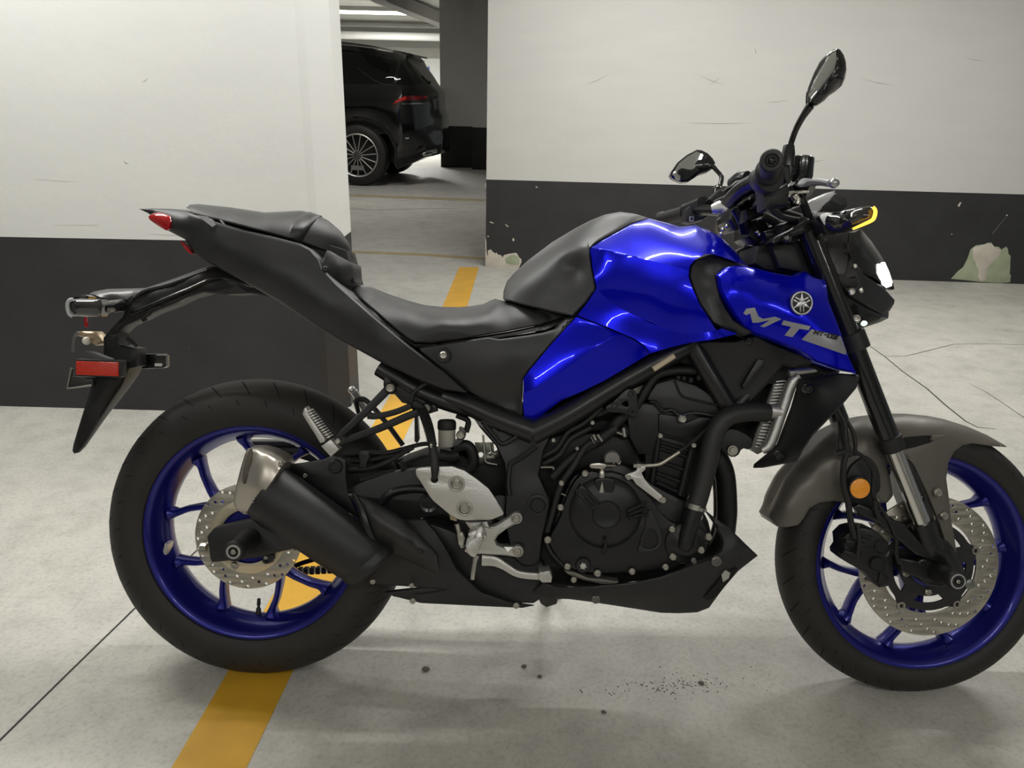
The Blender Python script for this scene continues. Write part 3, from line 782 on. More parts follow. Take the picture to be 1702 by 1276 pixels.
# seats and tail
SEAT = panel('rider_seat', S,
 '368,584,40 385,560,30 420,550,20 480,556,10 600,602,2 700,636,0 800,662,0 900,673,0 1000,675,0 1080,668,0 1150,655,4 1190,634,10 1215,626,16 1268,638,50 1320,650,70 1400,672,84 1500,702,96 1545,726,104 1535,756,112 1480,780,114 1300,816,122 1000,866,130 850,886,130 742,884,128 700,862,126 640,815,122 560,745,110 500,692,96 420,625,70',
 '700,720,100 600,680,84 900,760,126 1000,780,130 1120,760,118 1250,720,96 1350,740,108 500,620,58 800,820,130 1200,690,84 1100,800,126', VINYL, 'black vinyl rider seat', step=8)
panel('seat_base', S,
 '372,592,42 420,632,70 500,700,97 640,822,122 740,892,128 860,892,129 1000,872,129 1300,824,121 1500,782,114 1560,750,104 1600,735,106 1640,734,116 1600,770,124 1520,806,128 1300,845,130 1000,894,130 800,914,130 740,915,128 640,850,124 500,730,100 400,640,60',
 None, mat('black_seat_trim', (.008, .008, .008), .5), step=10)
TAIL = panel('tail_panel', X0,
 '231,347,0 246,346,6 285,347,14 311,349,24 318,354,50 340,362,66 400,380,82 470,397,94 500,405,99 516,414,104 530,430,110 536,446,114 560,472,122 620,525,136 680,575,142 740,620,144 776,652,144 740,648,140 696,631,134 640,606,126 580,573,116 520,538,104 460,499,90 400,465,76 346,436,62 322,420,48 308,398,40 283,385,30 262,366,18 246,354,8',
 '300,372,50 360,410,84 440,455,106 540,510,128 640,575,140 420,410,94 340,388,70 280,362,34 500,450,116 480,500,104', PANELG, 'satin black tail side panel', step=10)
panel('tail_cap', S,
 '180,442,112 225,338,96 300,376,70 380,420,40 398,500,30 404,548,22 385,562,26 368,582,36 330,560,60 260,510,92',
 '290,440,88 250,420,98', PANELG, 'black seat cowl wedge', step=9)
bolt(moto, FB, 480+217/3.546, 320+450/3.546, .112, 4.5, DARKB)
panel('pillion_seat', X0,
 '309,345,40 316,340,24 330,339,12 380,344,4 440,353,1 500,350,0 522,354,0 545,366,0 566,384,0 580,404,0 587,428,6 576,430,16 540,417,50 505,404,70 478,396,84 440,385,88 400,375,84 350,362,70 322,354,56',
 '400,360,62 480,375,68 540,395,48 350,350,48 450,370,72', VINYL, 'black vinyl pillion seat', step=8)
panel('grab_strap', X0,
 '478,394,90 482,378,84 490,364,56 498,356,30 506,352,6 516,352,4 534,358,6 524,366,40 514,376,66 506,388,78 501,404,76 490,400,84', '496,380,82 506,366,58', mat('black_strap', (.02, .02, .021), .35, bump=.3, bscale=900), 'black grab strap', step=6)
TL = panel('tail_lamp', A, '448,122,20 470,100,22 520,95,28 575,122,40 552,190,42 500,160,32', '510,135,38', TAILRED, 'red tail lamp', step=5, smooth=1)
panel('tail_lamp_edge', A, '606,232,44 640,258,48 664,292,52 655,296,50 630,272,46', None, TAILRED, 'red lower lamp edge', step=5)
# tail decal stripes
for q in ('688,108 735,115 815,182 770,172', '795,130 806,131 855,190 842,189'):
    px = K(A, q)
    obj('tail_decal', MB().panel(FB, [(p[0], p[1], .0735) for p in px], [], mode='shell', thick=.004, lip=0, step=6), WHITEP, TAIL, 'silver stripe')
# grey side cover below the seat
SIDE = panel('seat_side_panel', T,
 '-425,820,128 -235,790,132 -60,765,131 0,776,131 150,756,130 230,741,128 288,722,126 320,690,124 350,662,124 400,660,136 270,808,141 158,940,139 126,985,136 122,1110,131 125,1196,124 60,1165,122 -100,1092,122 -185,1035,128 -250,980,130 -420,842,128',
 '100,860,140 0,900,139 -100,960,137 60,1000,132 -40,1010,134 100,1100,122 -150,880,136', SIDEG, 'dark grey panel under the seat', step=9)
wb = MB().lathe(FB.P(737, 590, .137), (0, -1, 0), [(0, .002), (.010, .003), (.0135, .003), (.0145, -.004)], 24); obj('washer', wb, RUBBER, SIDE)
bolt(SIDE, FB, 737, 590, .140, 6)

obj('tank_base', MB().pplate(FB, [(850, 522), (950, 500), (1100, 560), (1190, 545), (1320, 590), (1400, 618), (1375, 640), (1250, 640), (1130, 605), (1000, 640), (880, 600), (895, 545)], .095, -.095, bev=.01), mat('black_tank_base', (.006, .006, .006), .6), moto)  # black filler added to darken the gaps below the tank and by the seat
obj('tail_frame_cover', MB().pplate(FB, [(330, 352), (480, 385), (575, 415), (590, 470), (560, 470), (500, 430), (400, 392)], .045, -.045, bev=.004), bpy.data.materials['black_tank_base'], moto)
# ------------------------------------------------------------------ frame, engine
def P(px, py, w): return FB.P(px, py, w)
def ptube(mb, fr, pts, r, **k):
    """pts: (px, py, w); r in metres"""
    return mb.tube([fr.P(*p) for p in pts], r, **k)
def KW(c, s): return [(p[0], p[1], p[2]) for p in K(c, s)]
# main tubes, both sides
fb = MB()
ptube(fb, FB, KW(E, '330,425,128 480,350,128 700,215,124 880,112,118 1000,45,110 1090,-10,95'), [.024, .022, .0205, .0205, .0205, .0205], seg=16)
ptube(fb, FB, KW(E, '-60,262,104 60,305,112 180,360,120 340,420,128'), [.019, .02, .023, .024], seg=14)
ptube(fb, FB, KW(E, '1015,-10,108 1080,110,112 1150,230,114 1210,330,112'), .0185, seg=14)
ptube(fb, FB, KW(E, '1340,160,100 1290,240,105 1230,310,110'), .015, seg=12)
ptube(fb, FB, KW(D, '480,100,100 560,150,104 700,230,106 860,290,108 1010,330,112 1140,410,122'), .017, seg=12)
fb.mirror()
FR_ = obj('frame', fb, FRAMEB, moto, 'black tubular frame')
pb = MB().panel(FB, [(p[0], p[1], p[2]) for p in K(E, '75,362,126 120,350,128 220,385,132 330,425,134 420,400,134 480,352,132 492,375,132 420,430,136 385,500,138 362,610,140 385,660,144 412,720,146 400,790,146 380,880,142 365,1000,140 330,1012,138 290,1010,138 240,970,138 218,860,142 208,780,146 212,700,144 216,640,142 205,560,140 170,480,136 100,400,130')],
    KW(E, '300,560,138 300,450,134 270,700,146 320,900,142 240,440,132'), mode='shell', thick=.035, step=9, lip=.005)
pb.mirror()
PIV = obj('frame_plate', pb, FRAMEB, FR_, 'black cast pivot plate')
# stiffening recesses of the casting as raised ribs
rb = MB()
for q, r_ in (('110,370,131 170,392,134 255,425,137 265,437,137', .006), ('120,380,132 160,430,136 200,470,139 262,440,138', .005), ('235,560,143 300,520,143 350,480,142', .005), ('235,560,143 225,640,146 232,700,148', .005)):
    ptube(rb, FB, KW(E, q), r_, seg=8)
obj('casting_rib', rb, FRAMEB, FR_)
pc = MB().lathe(P(*K(E, '355,745')[0], .152), (0, -1, 0), [(0, .0), (.0125, .0), (.0135, .002), (.0145, .002), (.0155, -.002), (.021, -.003), (.0225, -.012), (.0225, -.05)], 40)
obj('pivot_cap', pc, FRAMEB, FR_, 'round black pivot cap')
# front down bracket (black panel under the shroud)
obj('tank_bracket', MB().panel(FB, KW(H, '-10,1010,122 150,985,130 330,985,140 400,960,148 470,950,160 580,1010,160 700,1060,160 760,1075,160 840,1130,160 800,1150,150 690,1160,140 640,1145,130 560,1250,124 430,1390,120 340,1400,116 260,1340,114 190,1210,114 100,1070,114 20,1010,118'), (), mode='shell', thick=.006, step=10), PLASTIC, moto)
obj('tank_bracket_slot', MB().pplate(FB, K(H, '480,1100 520,1110 520,1140 420,1290 385,1300 372,1280'), .136, .120, bev=.002), DARKB, moto)
bolt(moto, FB, *K(H, '415,982')[0], .15, 6, GLOSSB)

# ---- engine
ENG = empty('engine'); ENG.parent = moto; ENG['label'] = 'black twin cylinder engine'
def epl(name, crop, q, w0, w1, m=ENGB, holes=(), bev=.003, smooth=0, label=None, parent=None):
    return obj(name, MB().pplate(FB, K(crop, q), w0, w1, [K(crop, h) for h in holes], bev, smooth), m, parent or ENG, label)
# crank case (solid across the bike)
CASE = epl('crankcase', E, '420,800 450,740 470,690 500,620 560,585 640,560 760,560 850,640 960,700 1060,740 1110,800 1130,880 1110,930 1070,970 1000,1000 900,1030 780,1050 620,1055 500,1040 440,1000 410,930', .118, -.13, bev=.012, smooth=1, label='black crankcase')
epl('case_gasket_rim', E, '455,800 470,745 490,690 530,620 580,590 640,600 700,596 790,640 850,700 900,780 960,830 1000,820 1075,780 1112,880 1080,945 1045,990 920,1022 772,1040 620,1048 510,1030 470,1000 430,960 400,900', .136, .100, bev=.004, smooth=1)
CC = P(*K(E, '658,782')[0], .15)
cl = MB().lathe(CC, (0, -1, 0), [(0, .004), (.020, .004), (.0235, .0055), (.0255, .0055), (.0275, .003), (.038, .001), (.058, -.004), (.068, -.010), (.0735, -.018), (.0765, -.030), (.0765, -.06)], 72)
CLU = obj('clutch_cover', cl, ENGB, ENG, 'round black clutch cover')
# slanted ribs and lug block on the clutch cover
rb = MB()
for q in ('525,672,150 560,715,156 600,752,158', '548,655,150 590,700,156 622,735,158', '752,770,156 800,748,152 835,730,146', '755,785,156 800,768,152 838,755,146', '757,800,156 800,788,152 840,782,146', '650,890,154 655,920,152 640,955,146'):
    ptube(rb, FB, KW(E, q), .0035, seg=8)
rb.pplate(FB, K(E, '520,690 545,655 570,668 625,745 600,765'), .156, .13, bev=.003)
rb.pplate(FB, K(E, '600,640 620,622 690,622 700,650 690,700 660,715 630,700'), .150, .12, bev=.004, smooth=1)
obj('cover_rib', rb, ENGB, ENG)
# maker's lettering, barely proud of the centre boss
b = MB()
for q in strokes('YAMAHA', (760+622/2.658, 560+806/2.658), (1, .05), (0, -1), 3.6, .75):
    b.pplate(FB, q, .1555, .152, bev=.0001)
obj('lettering', b, mat('engine_lettering', (.03, .03, .03), .4), ENG, 'faint embossed lettering on the cover')['kind'] = 'stuff'
# recess panel right of the clutch
epl('case_web', E, '840,770 860,760 915,880 900,940 830,960 790,950 820,880', .140, .11, PLASTIC, ['835,850 875,850 890,905 870,935 825,935 815,900'], smooth=1)
# water pump
WP = P(*K(E, '1012,912')[0], .14)
obj('water_pump', MB().lathe(WP, (0, -1, 0), [(0, .008), (.02, .008), (.026, .004), (.030, .001), (.040, 0), (.042, -.006), (.042, -.04)], 40), ENGB, ENG, 'round black water pump cover')
# cylinder block, head and head cover
CYL = epl('cylinder', E, '830,400 1110,440 1085,600 1015,720 960,735 830,650', .098, -.11, bev=.004, label='black cylinder block')
fin = MB()
for q in ('895,462,102 1040,505,102', '890,490,102 1030,532,102', '885,545,102 1015,590,102', '880,600,102 1005,645,102', '878,640,102 990,690,102'):
    ptube(fin, FB, KW(E, q), .0045, seg=8, sub=1)
ptube(fin, FB, KW(E, '890,440,104 860,640,104'), .006, seg=8, sub=1); ptube(fin, FB, KW(E, '1040,480,104 985,700,104'), .008, seg=10, sub=1)
obj('cylinder_rib', fin, ENGB, ENG)
epl('cylinder_head', E, '750,330 830,290 1000,300 1160,350 1120,420 1060,480 900,440 860,520 800,520 760,440', .106, -.11, bev=.005)
epl('head_cover', E, '850,250 880,205 960,182 1060,215 1130,260 1165,330 1150,352 1060,345 1010,370 960,330 920,320 900,335 870,300 840,275', .116, -.11, mat('black_head_cover', (.024, .024, .024), .45, .1, bump=.1, bscale=600), bev=.006, label='black cylinder head cover')
epl('head_panel', E, '890,340 960,345 1010,378 1070,352 1160,358 1130,400 1060,470 950,440 890,420', .112, .09, bev=.004)
b = MB()
ptube(b, FB, KW(E, '850,285,118 880,290,118 910,325,118 950,322,118 985,345,118 1050,335,118 1150,352,118'), .003, seg=8)
ptube(b, FB, KW(E, '960,190,118 990,255,118 1040,275,118 1150,300,118'), .0022, seg=8)
obj('head_seam', b, ENGB, ENG)
wb = MB().lathe(P(*K(E, '995,360')[0], .116), (0, -1, 0), [(0, .004), (.0065, .004), (.0085, .003), (.0095, -.01)], 24); obj('plug_washer', wb, ALU, ENG, 'silver plug')
bolt(ENG, FB, *K(E, '995,360')[0], .122, 7)
# bolts of the engine
for q, r_ in (('565,603', 5.5), ('457,752', 5.5), ('460,645', 4.5), ('400,895', 6), ('487,1013', 5.5), ('515,1072', 5), ('620,1043', 6), ('772,1035', 5.5), ('920,1015', 5.5), ('1045,987', 4.5), ('1077,940', 6), ('1110,882', 6), ('1070,793', 6), ('950,848', 5.5), ('953,970', 6), ('1088,762', 5), ('425,455', 3.5), ('898,435', 4), ('1046,478', 4), ('598,378', 3.5), ('530,492', 3)):
    bolt(ENG, FB, *K(E, q)[0], .142, r_)
# oil filler cap with six lobes
oc = P(*K(E, '556,1010')[0], .142)
obj('oil_cap', MB().lathe(oc, (0, -1, 0), [(0, .0), (.013, .0), (.0145, -.002), (.0155, -.02)], 30), PLASTIC, ENG, 'black oil filler cap')
st = [((.0075 if i % 2 else .0048)*math.cos(PI*i/6+.3)+oc.x, (.0075 if i % 2 else .0048)*math.sin(PI*i/6+.3)+oc.z) for i in range(12)]
obj('oil_cap_star', MB().plate(st, .1455, .140, bev=.0005), ALU, ENG, 'silver star on the oil cap')
# lighter bare casting edge low on the case
epl('case_edge', E, '470,1030 520,1040 580,1065 640,1070 715,1082 700,1092 640,1092 560,1075 490,1050', .128, .10, mat('dull_casting', (.22, .21, .18), .5, .5), bev=.002)
# clutch arm, cable and bracket
b = MB(); ct = P(*K(E, '640,570')[0], .14)
b.lathe(ct, (0, 0, -1), [(0, -.006), (.0055, -.006), (.0065, -.004), (.0065, .004), (.0045, .006), (.0065, .010), (.0075, .014), (.0075, .026), (.010, .028), (.011, .05)], 16)
obj('clutch_shaft', b, ZINC, ENG, 'zinc clutch release shaft')
epl('clutch_arm', E, '583,568 592,560 625,556 655,562 660,575 630,582 590,578', .150, .138, ZINC, bev=.001)
b = MB(); ptube(b, FB, KW(E, '700,568,141 640,566,143'), .0012, seg=6, sub=1)
ptube(b, FB, KW(E, '780,566,139 830,567,139 890,562,138 930,540,136 980,508,132'), .0042, seg=10)
obj('clutch_cable_end', b, STEEL, ENG, 'silver cable end')
b = MB(); ptube(b, FB, KW(E, '975,510,132 1030,470,128 1110,400,122 1180,320,112'), .0038, seg=8); obj('clutch_cable', b, RUBBER, ENG)
b = MB().lathe(P(*K(E, '805,567')[0], .139), (1, 0, 0), [(0, -.012), (.006, -.012), (.006, -.006), (.0085, -.006), (.0085, .002), (.006, .002), (.006, .011), (0, .011)], 6)
obj('cable_nut', b, ZINC, ENG)
epl('cable_bracket', E, '740,617 748,607 790,592 800,575 832,570 832,585 815,600 826,625 850,655 910,705 926,720 920,734 905,736 880,718 790,650 775,628 750,628', .146, .138, ALU, bev=.001, label='silver cable bracket')
bolt(ENG, FB, *K(E, '756,620')[0], .148, 4); bolt(ENG, FB, *K(E, '909,719')[0], .148, 5.5)
# starter cap, clamp screws and throttle body behind
b = MB().lathe(P(*K(E, '685,540')[0], .10), (0, -1, 0), [(0, .0), (.014, .0), (.0165, -.003), (.0165, -.03)], 28); obj('thermostat_cap', b, mat('dull_metal', (.30, .29, .27), .45, .6), ENG, 'dull metal round cap')
b = MB().lathe(P(*K(E, '760,415')[0], .09), (1, 0, .1), [(0, -.03), (.008, -.03), (.008, -.014), (.016, -.014), (.016, -.006), (.0125, -.004), (.0125, .012), (.016, .012), (.016, .02), (.007, .022), (.007, .03), (0, .03)], 20)
obj('throttle_body', b, RUBBER, ENG)
b = MB()
for q, r_ in (('370,530,120 440,490,122 490,420,122 560,380,120 640,310,118', .005), ('380,560,116 450,520,116 500,450,116 590,400,112', .0055), ('395,860,124 430,740,126 460,650,126 520,560,124 570,480,118 640,450,112', .007), ('420,620,110 500,540,112 600,470,110 700,400,104', .010), ('600,470,100 660,430,98 720,360,98 800,280,100', .012), ('390,900,132 420,960,134 470,1010,132', .004), ('790,310,104 830,240,104 880,170,104 960,150,100 1080,150,96', .009), ('570,350,104 640,330,104 700,300,104', .008)):
    ptube(b, FB, KW(E, q), r_, seg=10)
hb = obj('hose', b, RUBBER, ENG, 'black hose')
b = MB()
for q, r_ in (('590,440,126 605,470,126', .0013), ('620,430,122 640,460,122', .003), ('705,420,112 745,435,112', .003), ('365,575,126 420,575,126 425,585,126', .0022), ('480,700,128 455,690,128', .0015), ('612,455,121 600,430,121', .0035), ('735,400,114 740,440,114', .004), ('690,560,126 700,545,126 715,560,126 722,545,126', .0016)):
    ptube(b, FB, KW(E, q), r_, seg=8)
obj('hose_clamp', b, ZINC, ENG, 'silver hose clamp')
BK = mat('bracket_black', (.028, .028, .029), .35, .4)
epl('bolt_bracket', E, '650,312 680,292 705,272 735,240 755,228 785,232 798,260 795,290 802,335 790,352 768,350 735,335 690,332 668,332', .142, .128, BK, ['722,300 750,275 760,312'], bev=.002, smooth=1, label='black bracket with three holes')
b = MB()
for q in ('770,250', '697,303', '772,328'):
    b.lathe(P(*K(E, q)[0], .144), (0, -1, 0), [(.0035, -.006), (.0038, .002), (.0068, .002), (.0075, -.004)], 18)
obj('bracket_bush', b, BK, ENG)
obj('cream_sleeve', ptube(MB(), FB, KW(E, '866,142,146 958,82,144'), .0058, seg=12, sub=1), CREAM, FR_, 'cream plastic sleeve on the frame tube')
# coil / black box and plugs beneath tank
epl('plug_wires', E, '860,130 1060,110 1090,170 1010,205 900,190', .06, -.06, PLASTIC, bev=.006)
for q in ('975,185,112 978,172,112', '1000,190,112 1003,175,112', '1030,198,112 1034,180,112', '1065,190,112 1070,168,112'):
    obj('wire_plug', ptube(MB(), FB, KW(E, q), .0045, seg=8, sub=1), RUBBER, ENG)
epl('air_box', E, '480,330 620,240 700,170 960,60 1100,40 1190,200 1160,300 900,180 760,240 640,320 520,400 440,560 400,620 400,440', .055, -.055, mat('black_airbox', (.007, .007, .007), .6), bev=.01)
epl('engine_rear', E, '240,520 420,430 640,420 760,430 820,560 640,600 500,640 430,800 400,900 300,960 230,900', .085, -.10, mat('black_rear_case', (.008, .008, .008), .5, .2), bev=.01)

# ---- coolant hoses, radiator, exhaust header
b = MB(); ptube(b, FB, KW(E, '1370,335,118 1300,330,126 1210,345,134 1160,385,138 1130,450,139 1105,560,139 1075,680,140 1055,745,141'), .0185, seg=18)
HOSE = obj('coolant_hose', b, mat('black_hose', (.022, .022, .021), .5, bump=.3, bscale=600), moto, 'thick black coolant hose')
b = MB(); ptube(b, FB, KW(E, '1058,735,141 1035,810,143 1015,880,145 1008,912,146 1004,925,143'), [.0165, .0165, .0155, .0155, .014], seg=18); obj('pump_neck', b, ENGB, HOSE)
b = MB(); c0_ = P(*K(E, '1052,748')[0], .141); b.lathe(c0_, (P(*K(E, '1040,800')[0], .142)-c0_), [(.0165, -.005), (.0188, -.005), (.0188, .005), (.0165, .005)], 24); obj('hose_clamp', b, ZINC, HOSE, 'silver hose clamp')
b = MB(); ptube(b, FB, KW(E, '1110,470,20 1150,530,22 1180,600,24 1190,700,22 1190,800,20 1170,900,10 1100,980,0 900,1040,-5'), .021, seg=16); ptube(b, FB, KW(E, '1090,490,-50 1140,550,-50 1165,620,-50 1175,720,-45 1165,860,-20 1090,985,-5'), .021, seg=14)
obj('exhaust_header', b, mat('dark_header', (.02, .02, .02), .45, .4), moto, 'dark exhaust header pipe')
RAD = obj('radiator', MB().panel(FB, KW(N, '100,150,92 165,140,92 175,155,92 70,400,92 40,415,92 15,395,92 30,350,92'), (), mode='sym', sq=False, lip=.002, step=12), mat('radiator_core', (.20, .20, .19), .4, .8), moto, 'silver finned radiator')
b = MB()
for i in range(22):
    f = i/21; x0, y0 = 106-f*74, 158+f*228; x1, y1 = 160-f*92, 152+f*240
    ptube(b, FB, [(1240+x0/2.127, 560+y0/2.127, .0935), (1240+x1/2.127, 560+y1/2.127, .0935)], .0016, seg=5, sub=1)
o = obj('radiator_fins', b, ALU, RAD); o['kind'] = 'stuff'
b = MB(); ptube(b, FB, KW(N, '180,138,104 160,165,106 125,265,106 85,375,106 55,400,104'), [.009, .011, .011, .011, .009], seg=14, b=.012); ptube(b, FB, KW(N, '150,125,100 200,118,98 250,112,90'), .008, seg=10); ptube(b, FB, KW(N, '60,258,104 95,262,105 120,265,105'), .014, seg=14)
obj('radiator_tank', b, ALU, RAD, 'silver radiator side tank')
b = MB(); ptube(b, FB, KW(N, '45,240,118 60,250,118 62,280,118'), .004, seg=8); b.lathe(FB.P(*K(N, '58,262')[0], .112), (1, 0, 0), [(.017, -.008), (.0185, -.008), (.0185, .004), (.017, .004)], 20); obj('hose_clamp', b, ZINC, RAD, 'silver hose clamp')
b = MB(); ptube(b, FB, KW(N, '165,105,100 200,100,98 235,105,96 280,125,92'), .006, seg=8); ptube(b, FB, KW(N, '150,75,90 165,110,90 185,130,90'), .003, seg=8); obj('radiator_hose', b, RUBBER, RAD)
obj('radiator_tag', MB().pplate(FB, K(N, '145,75 165,62 185,105 182,118 165,95 150,92'), .08, .077, bev=.0005), WHITE, RAD)
RCV = obj('radiator_cover', MB().panel(FB, KW(N, '188,148,122 280,135,150 330,128,172 398,133,190 402,142,194 390,180,196 340,240,194 235,350,186 205,395,178 180,440,166 60,462,130 27,463,118 30,450,114 85,405,114 110,380,112 160,250,112 180,180,114'),
    KW(N, '250,180,156 300,220,176 230,300,160 140,400,146'), mode='shell', thick=.004, step=8), PLASTIC, moto, 'matte black radiator side cover')
for q, r_ in (('219,184', 8), ('117,418', 7)): bolt(RCV, FB, *K(N, q)[0], .155, r_, GLOSSB)
b = MB().lathe(P(*K(E, '1215,500')[0], .10), (0, -1, 0), [(0, .006), (.006, .006), (.007, .004), (.010, .004), (.011, -.02)], 20); obj('radiator_stay', b, ZINC, RAD, 'zinc radiator mount')
epl('radiator_bracket', E, '1150,470 1180,420 1220,400 1300,440 1310,480 1290,500 1260,490 1240,530 1200,530', .095, .07, PLASTIC, bev=.003, smooth=1, parent=RAD)

epl('oil_pan', E, '380,870 430,980 960,990 1000,985 1030,1000 1000,1030 900,1070 640,1108 440,1112 380,1090 330,1020', .095, -.10, mat('black_sump', (.008, .008, .008), .5, .2), bev=.01)  # dark filler added so the gap above the belly cowl looks shaded
obj('radiator_shroud', MB().pplate(FB, K(E, '1000,50 1330,90 1450,190 1400,300 1330,470 1290,480 1150,470 1090,300'), .05, -.09, bev=.006), bpy.data.materials['black_sump'], moto)  # dark panel added to shade the space between cylinder head and radiator

epl('throttle_box', E, '540,440 590,330 700,270 820,270 810,430 700,470 600,470', .05, -.06, bpy.data.materials['black_sump'], bev=.006)  # black block added to darken the gap around the throttle hoses
# ------------------------------------------------------------------ rear: swingarm, muffler, brackets, plate holder
SW = moto
b = MB().pplate(FB, K(C3, '84,752 92,738 122,704 230,675 340,650 362,655 400,690 500,740 600,790 640,800 620,816 520,840 400,872 250,890 112,905 100,880'), .115, .088, bev=.004)
b.pplate(FB, K(D, '220,800 300,757 360,720 420,692 530,660 650,640 700,640 860,690 960,800 960,880 870,872 780,880 680,905 600,906 480,835 380,800 300,790'), .108, .075, bev=.003, smooth=1)
b.mirror()
ptube(b, FB, KW(D, '520,760,-70 520,760,70'), .035, seg=18, sub=1); ptube(b, FB, KW(D, '1120,840,-120 1120,840,120'), .024, seg=18, sub=1)
SWG = obj('swingarm', b, mat('swingarm_black', (.018, .018, .0185), .45, .2, 0, .15, 700), moto, 'black swingarm')
b = MB(); ptube(b, FB, KW(D, '490,825,112 520,780,114 580,750,114 690,740,114 820,760,112'), .008, seg=10); obj('swingarm_rib', b, FRAMEB, SWG)
b = MB().lathe(P(*K(D, '742,815')[0], .108), (0, -1, 0), [(.010, -.02), (.012, .002), (.018, .004), (.0205, -.004)], 30); obj('swingarm_bush', b, FRAMEB, SWG)
# axle slider
ac = P(*K(C3, '240,840')[0], .205); a1_ = P(*K(C3, '330,785')[0], .11)
ax = (ac-a1_).normalized(); ax = Vector((0, -1, 0)); Ls = .088
b = MB().lathe(ac, ax, [(0, -.003), (.006, -.003), (.0075, 0), (.011, .0), (.017, -.001), (.0195, -.004), (.0205, -.010), (.0195, -.016), (.0165, -.02), (.0175, -.03), (.0205, -.05), (.022, -.07), (.022, -Ls-.01)], 40)
SLD = obj('axle_slider', b, RUBBER, moto, 'black axle slider bobbin')
b = MB().lathe(ac, ax, [(.0098, .0006), (.0135, .0006), (.0135, -.001)], 32); obj('slider_ring', b, mat('ring_print', (.35, .35, .34), .5), SLD, 'pale printed ring')
bolt(SLD, FB, *K(C3, '240,840')[0], .206, 4)
# chain adjuster end, abs sensor
b = MB(); ptube(b, FB, KW(C3, '28,822,96 75,815,96'), .0045, seg=10, sub=1); b.lathe(P(*K(C3, '66,812')[0], .096), (1, 0, 0), [(0, -.006), (.009, -.006), (.009, .006), (0, .006)], 6); obj('chain_adjuster', b, ZINC, SWG, 'zinc chain adjuster')
b = MB().pplate(FB, K(C3, '405,870 470,850 480,880 462,905 430,915 410,905'), .094, .083, bev=.002, smooth=1); obj('wheel_speed_sensor', b, PLASTIC, SWG)
bolt(SWG, FB, *K(C3, '432,873')[0], .096, 3.5); bolt(SWG, FB, *K(C3, '432,900')[0], .096, 2.5, DARKB)
# chain guard and chain on the far side
b = MB().pplate(FB, K(B, '590,282 795,282 815,296 800,304 595,304'), -.095, -.125, bev=.003); obj('chain_guard', b, mat('chain_guard_grey', (.10, .10, .10), .4), moto, 'dark grey chain guard')
b = MB().pplate(FB, K(B, '600,304 800,304 900,335 1000,380 1000,460 870,370 740,330 600,310'), -.10, -.105, bev=.001); obj('chain_guard_skirt', b, PLASTIC, moto)
b = MB()
ch = [FB.P(p[0], p[1], -.105) for p in ((345, 1000), (420, 975), (500, 932), (640, 905), (860, 905))]
b.tube([FB.P(430, 968, -.105), FB.P(520, 930, -.105), FB.P(640, 915, -.105), FB.P(860, 900, -.105)], .006, seg=6, sub=6)
for i in range(40):
    f = i/39; p = FB.P(470+f*390, 950-f*48+10*math.sin(f*3), -.105); b.box((p.x-.006, p.y-.008, p.z-.0075), (p.x+.004, p.y+.008, p.z+.0075))
obj('drive_chain', b, mat('dark_chain', (.02, .018, .016), .4, .6), moto, 'dark drive chain')['kind'] = 'stuff'
b = MB().plate([( .088*(1+.05*(i % 2))*math.cos(2*PI*i/90), .3145+.088*(1+.05*(i % 2))*math.sin(2*PI*i/90)) for i in range(90)], -.098, -.106, [disc_c(40, .06, (0, .3145))], .0008); obj('rear_sprocket', b, mat('dark_sprocket', (.05, .05, .05), .4, .7), RW)

# muffler: tapering round can, end cap with oblique mouth, front ring
def MPt(x, y, w=.170): return P(320+x/3.544, 680+y/3.544, w)
m0, m1 = MPt(430, 475), MPt(1005, 885)
axm = (m1-m0).normalized(); Lm = (m1-m0).length
rm0, rm1 = .0565, .0525
b = MB()
nseg = 44
def ovalring(mb_rows, seg=nseg, squash=.88, skew=None):
    vs = []; fs = []
    up = Vector((-axm.z, 0, axm.x))
    for (h, r_, tilt) in mb_rows:
        for k in range(seg):
            a = 2*PI*k/seg
            p = m0+axm*(h+tilt*math.cos(a))+up*(r_*math.cos(a))+Vector((0, -1, 0))*(r_*squash*math.sin(a)); vs.append(p)
    for i in range(len(mb_rows)-1):
        for k in range(seg): fs.append((i*seg+k, i*seg+(k+1) % seg, (i+1)*seg+(k+1) % seg, (i+1)*seg+k))
    return vs, fs
vs, fs = ovalring([(.0, .02, 0), (.0, rm0-.002, 0), (.003, rm0, 0), (Lm*.5, .0565, 0), (Lm-.012, rm1+.001, .008), (Lm+.004, rm1-.001, .014), (Lm+.018, rm1-.012, .012), (Lm+.024, .02, 0), (Lm+.024, .001, 0)])
MUF = obj('muffler', MB().add(vs, fs), MUFF, moto, 'matte black muffler can')
vs, fs = ovalring([(Lm-.004, rm1-.004, .012), (Lm+.010, rm1+.002, .014), (Lm+.018, rm1+.0015, .014), (Lm+.026, rm1-.006, .012), (Lm+.026, .01, 0)])
obj('muffler_ring', MB().add(vs, fs), MUFF, MUF)
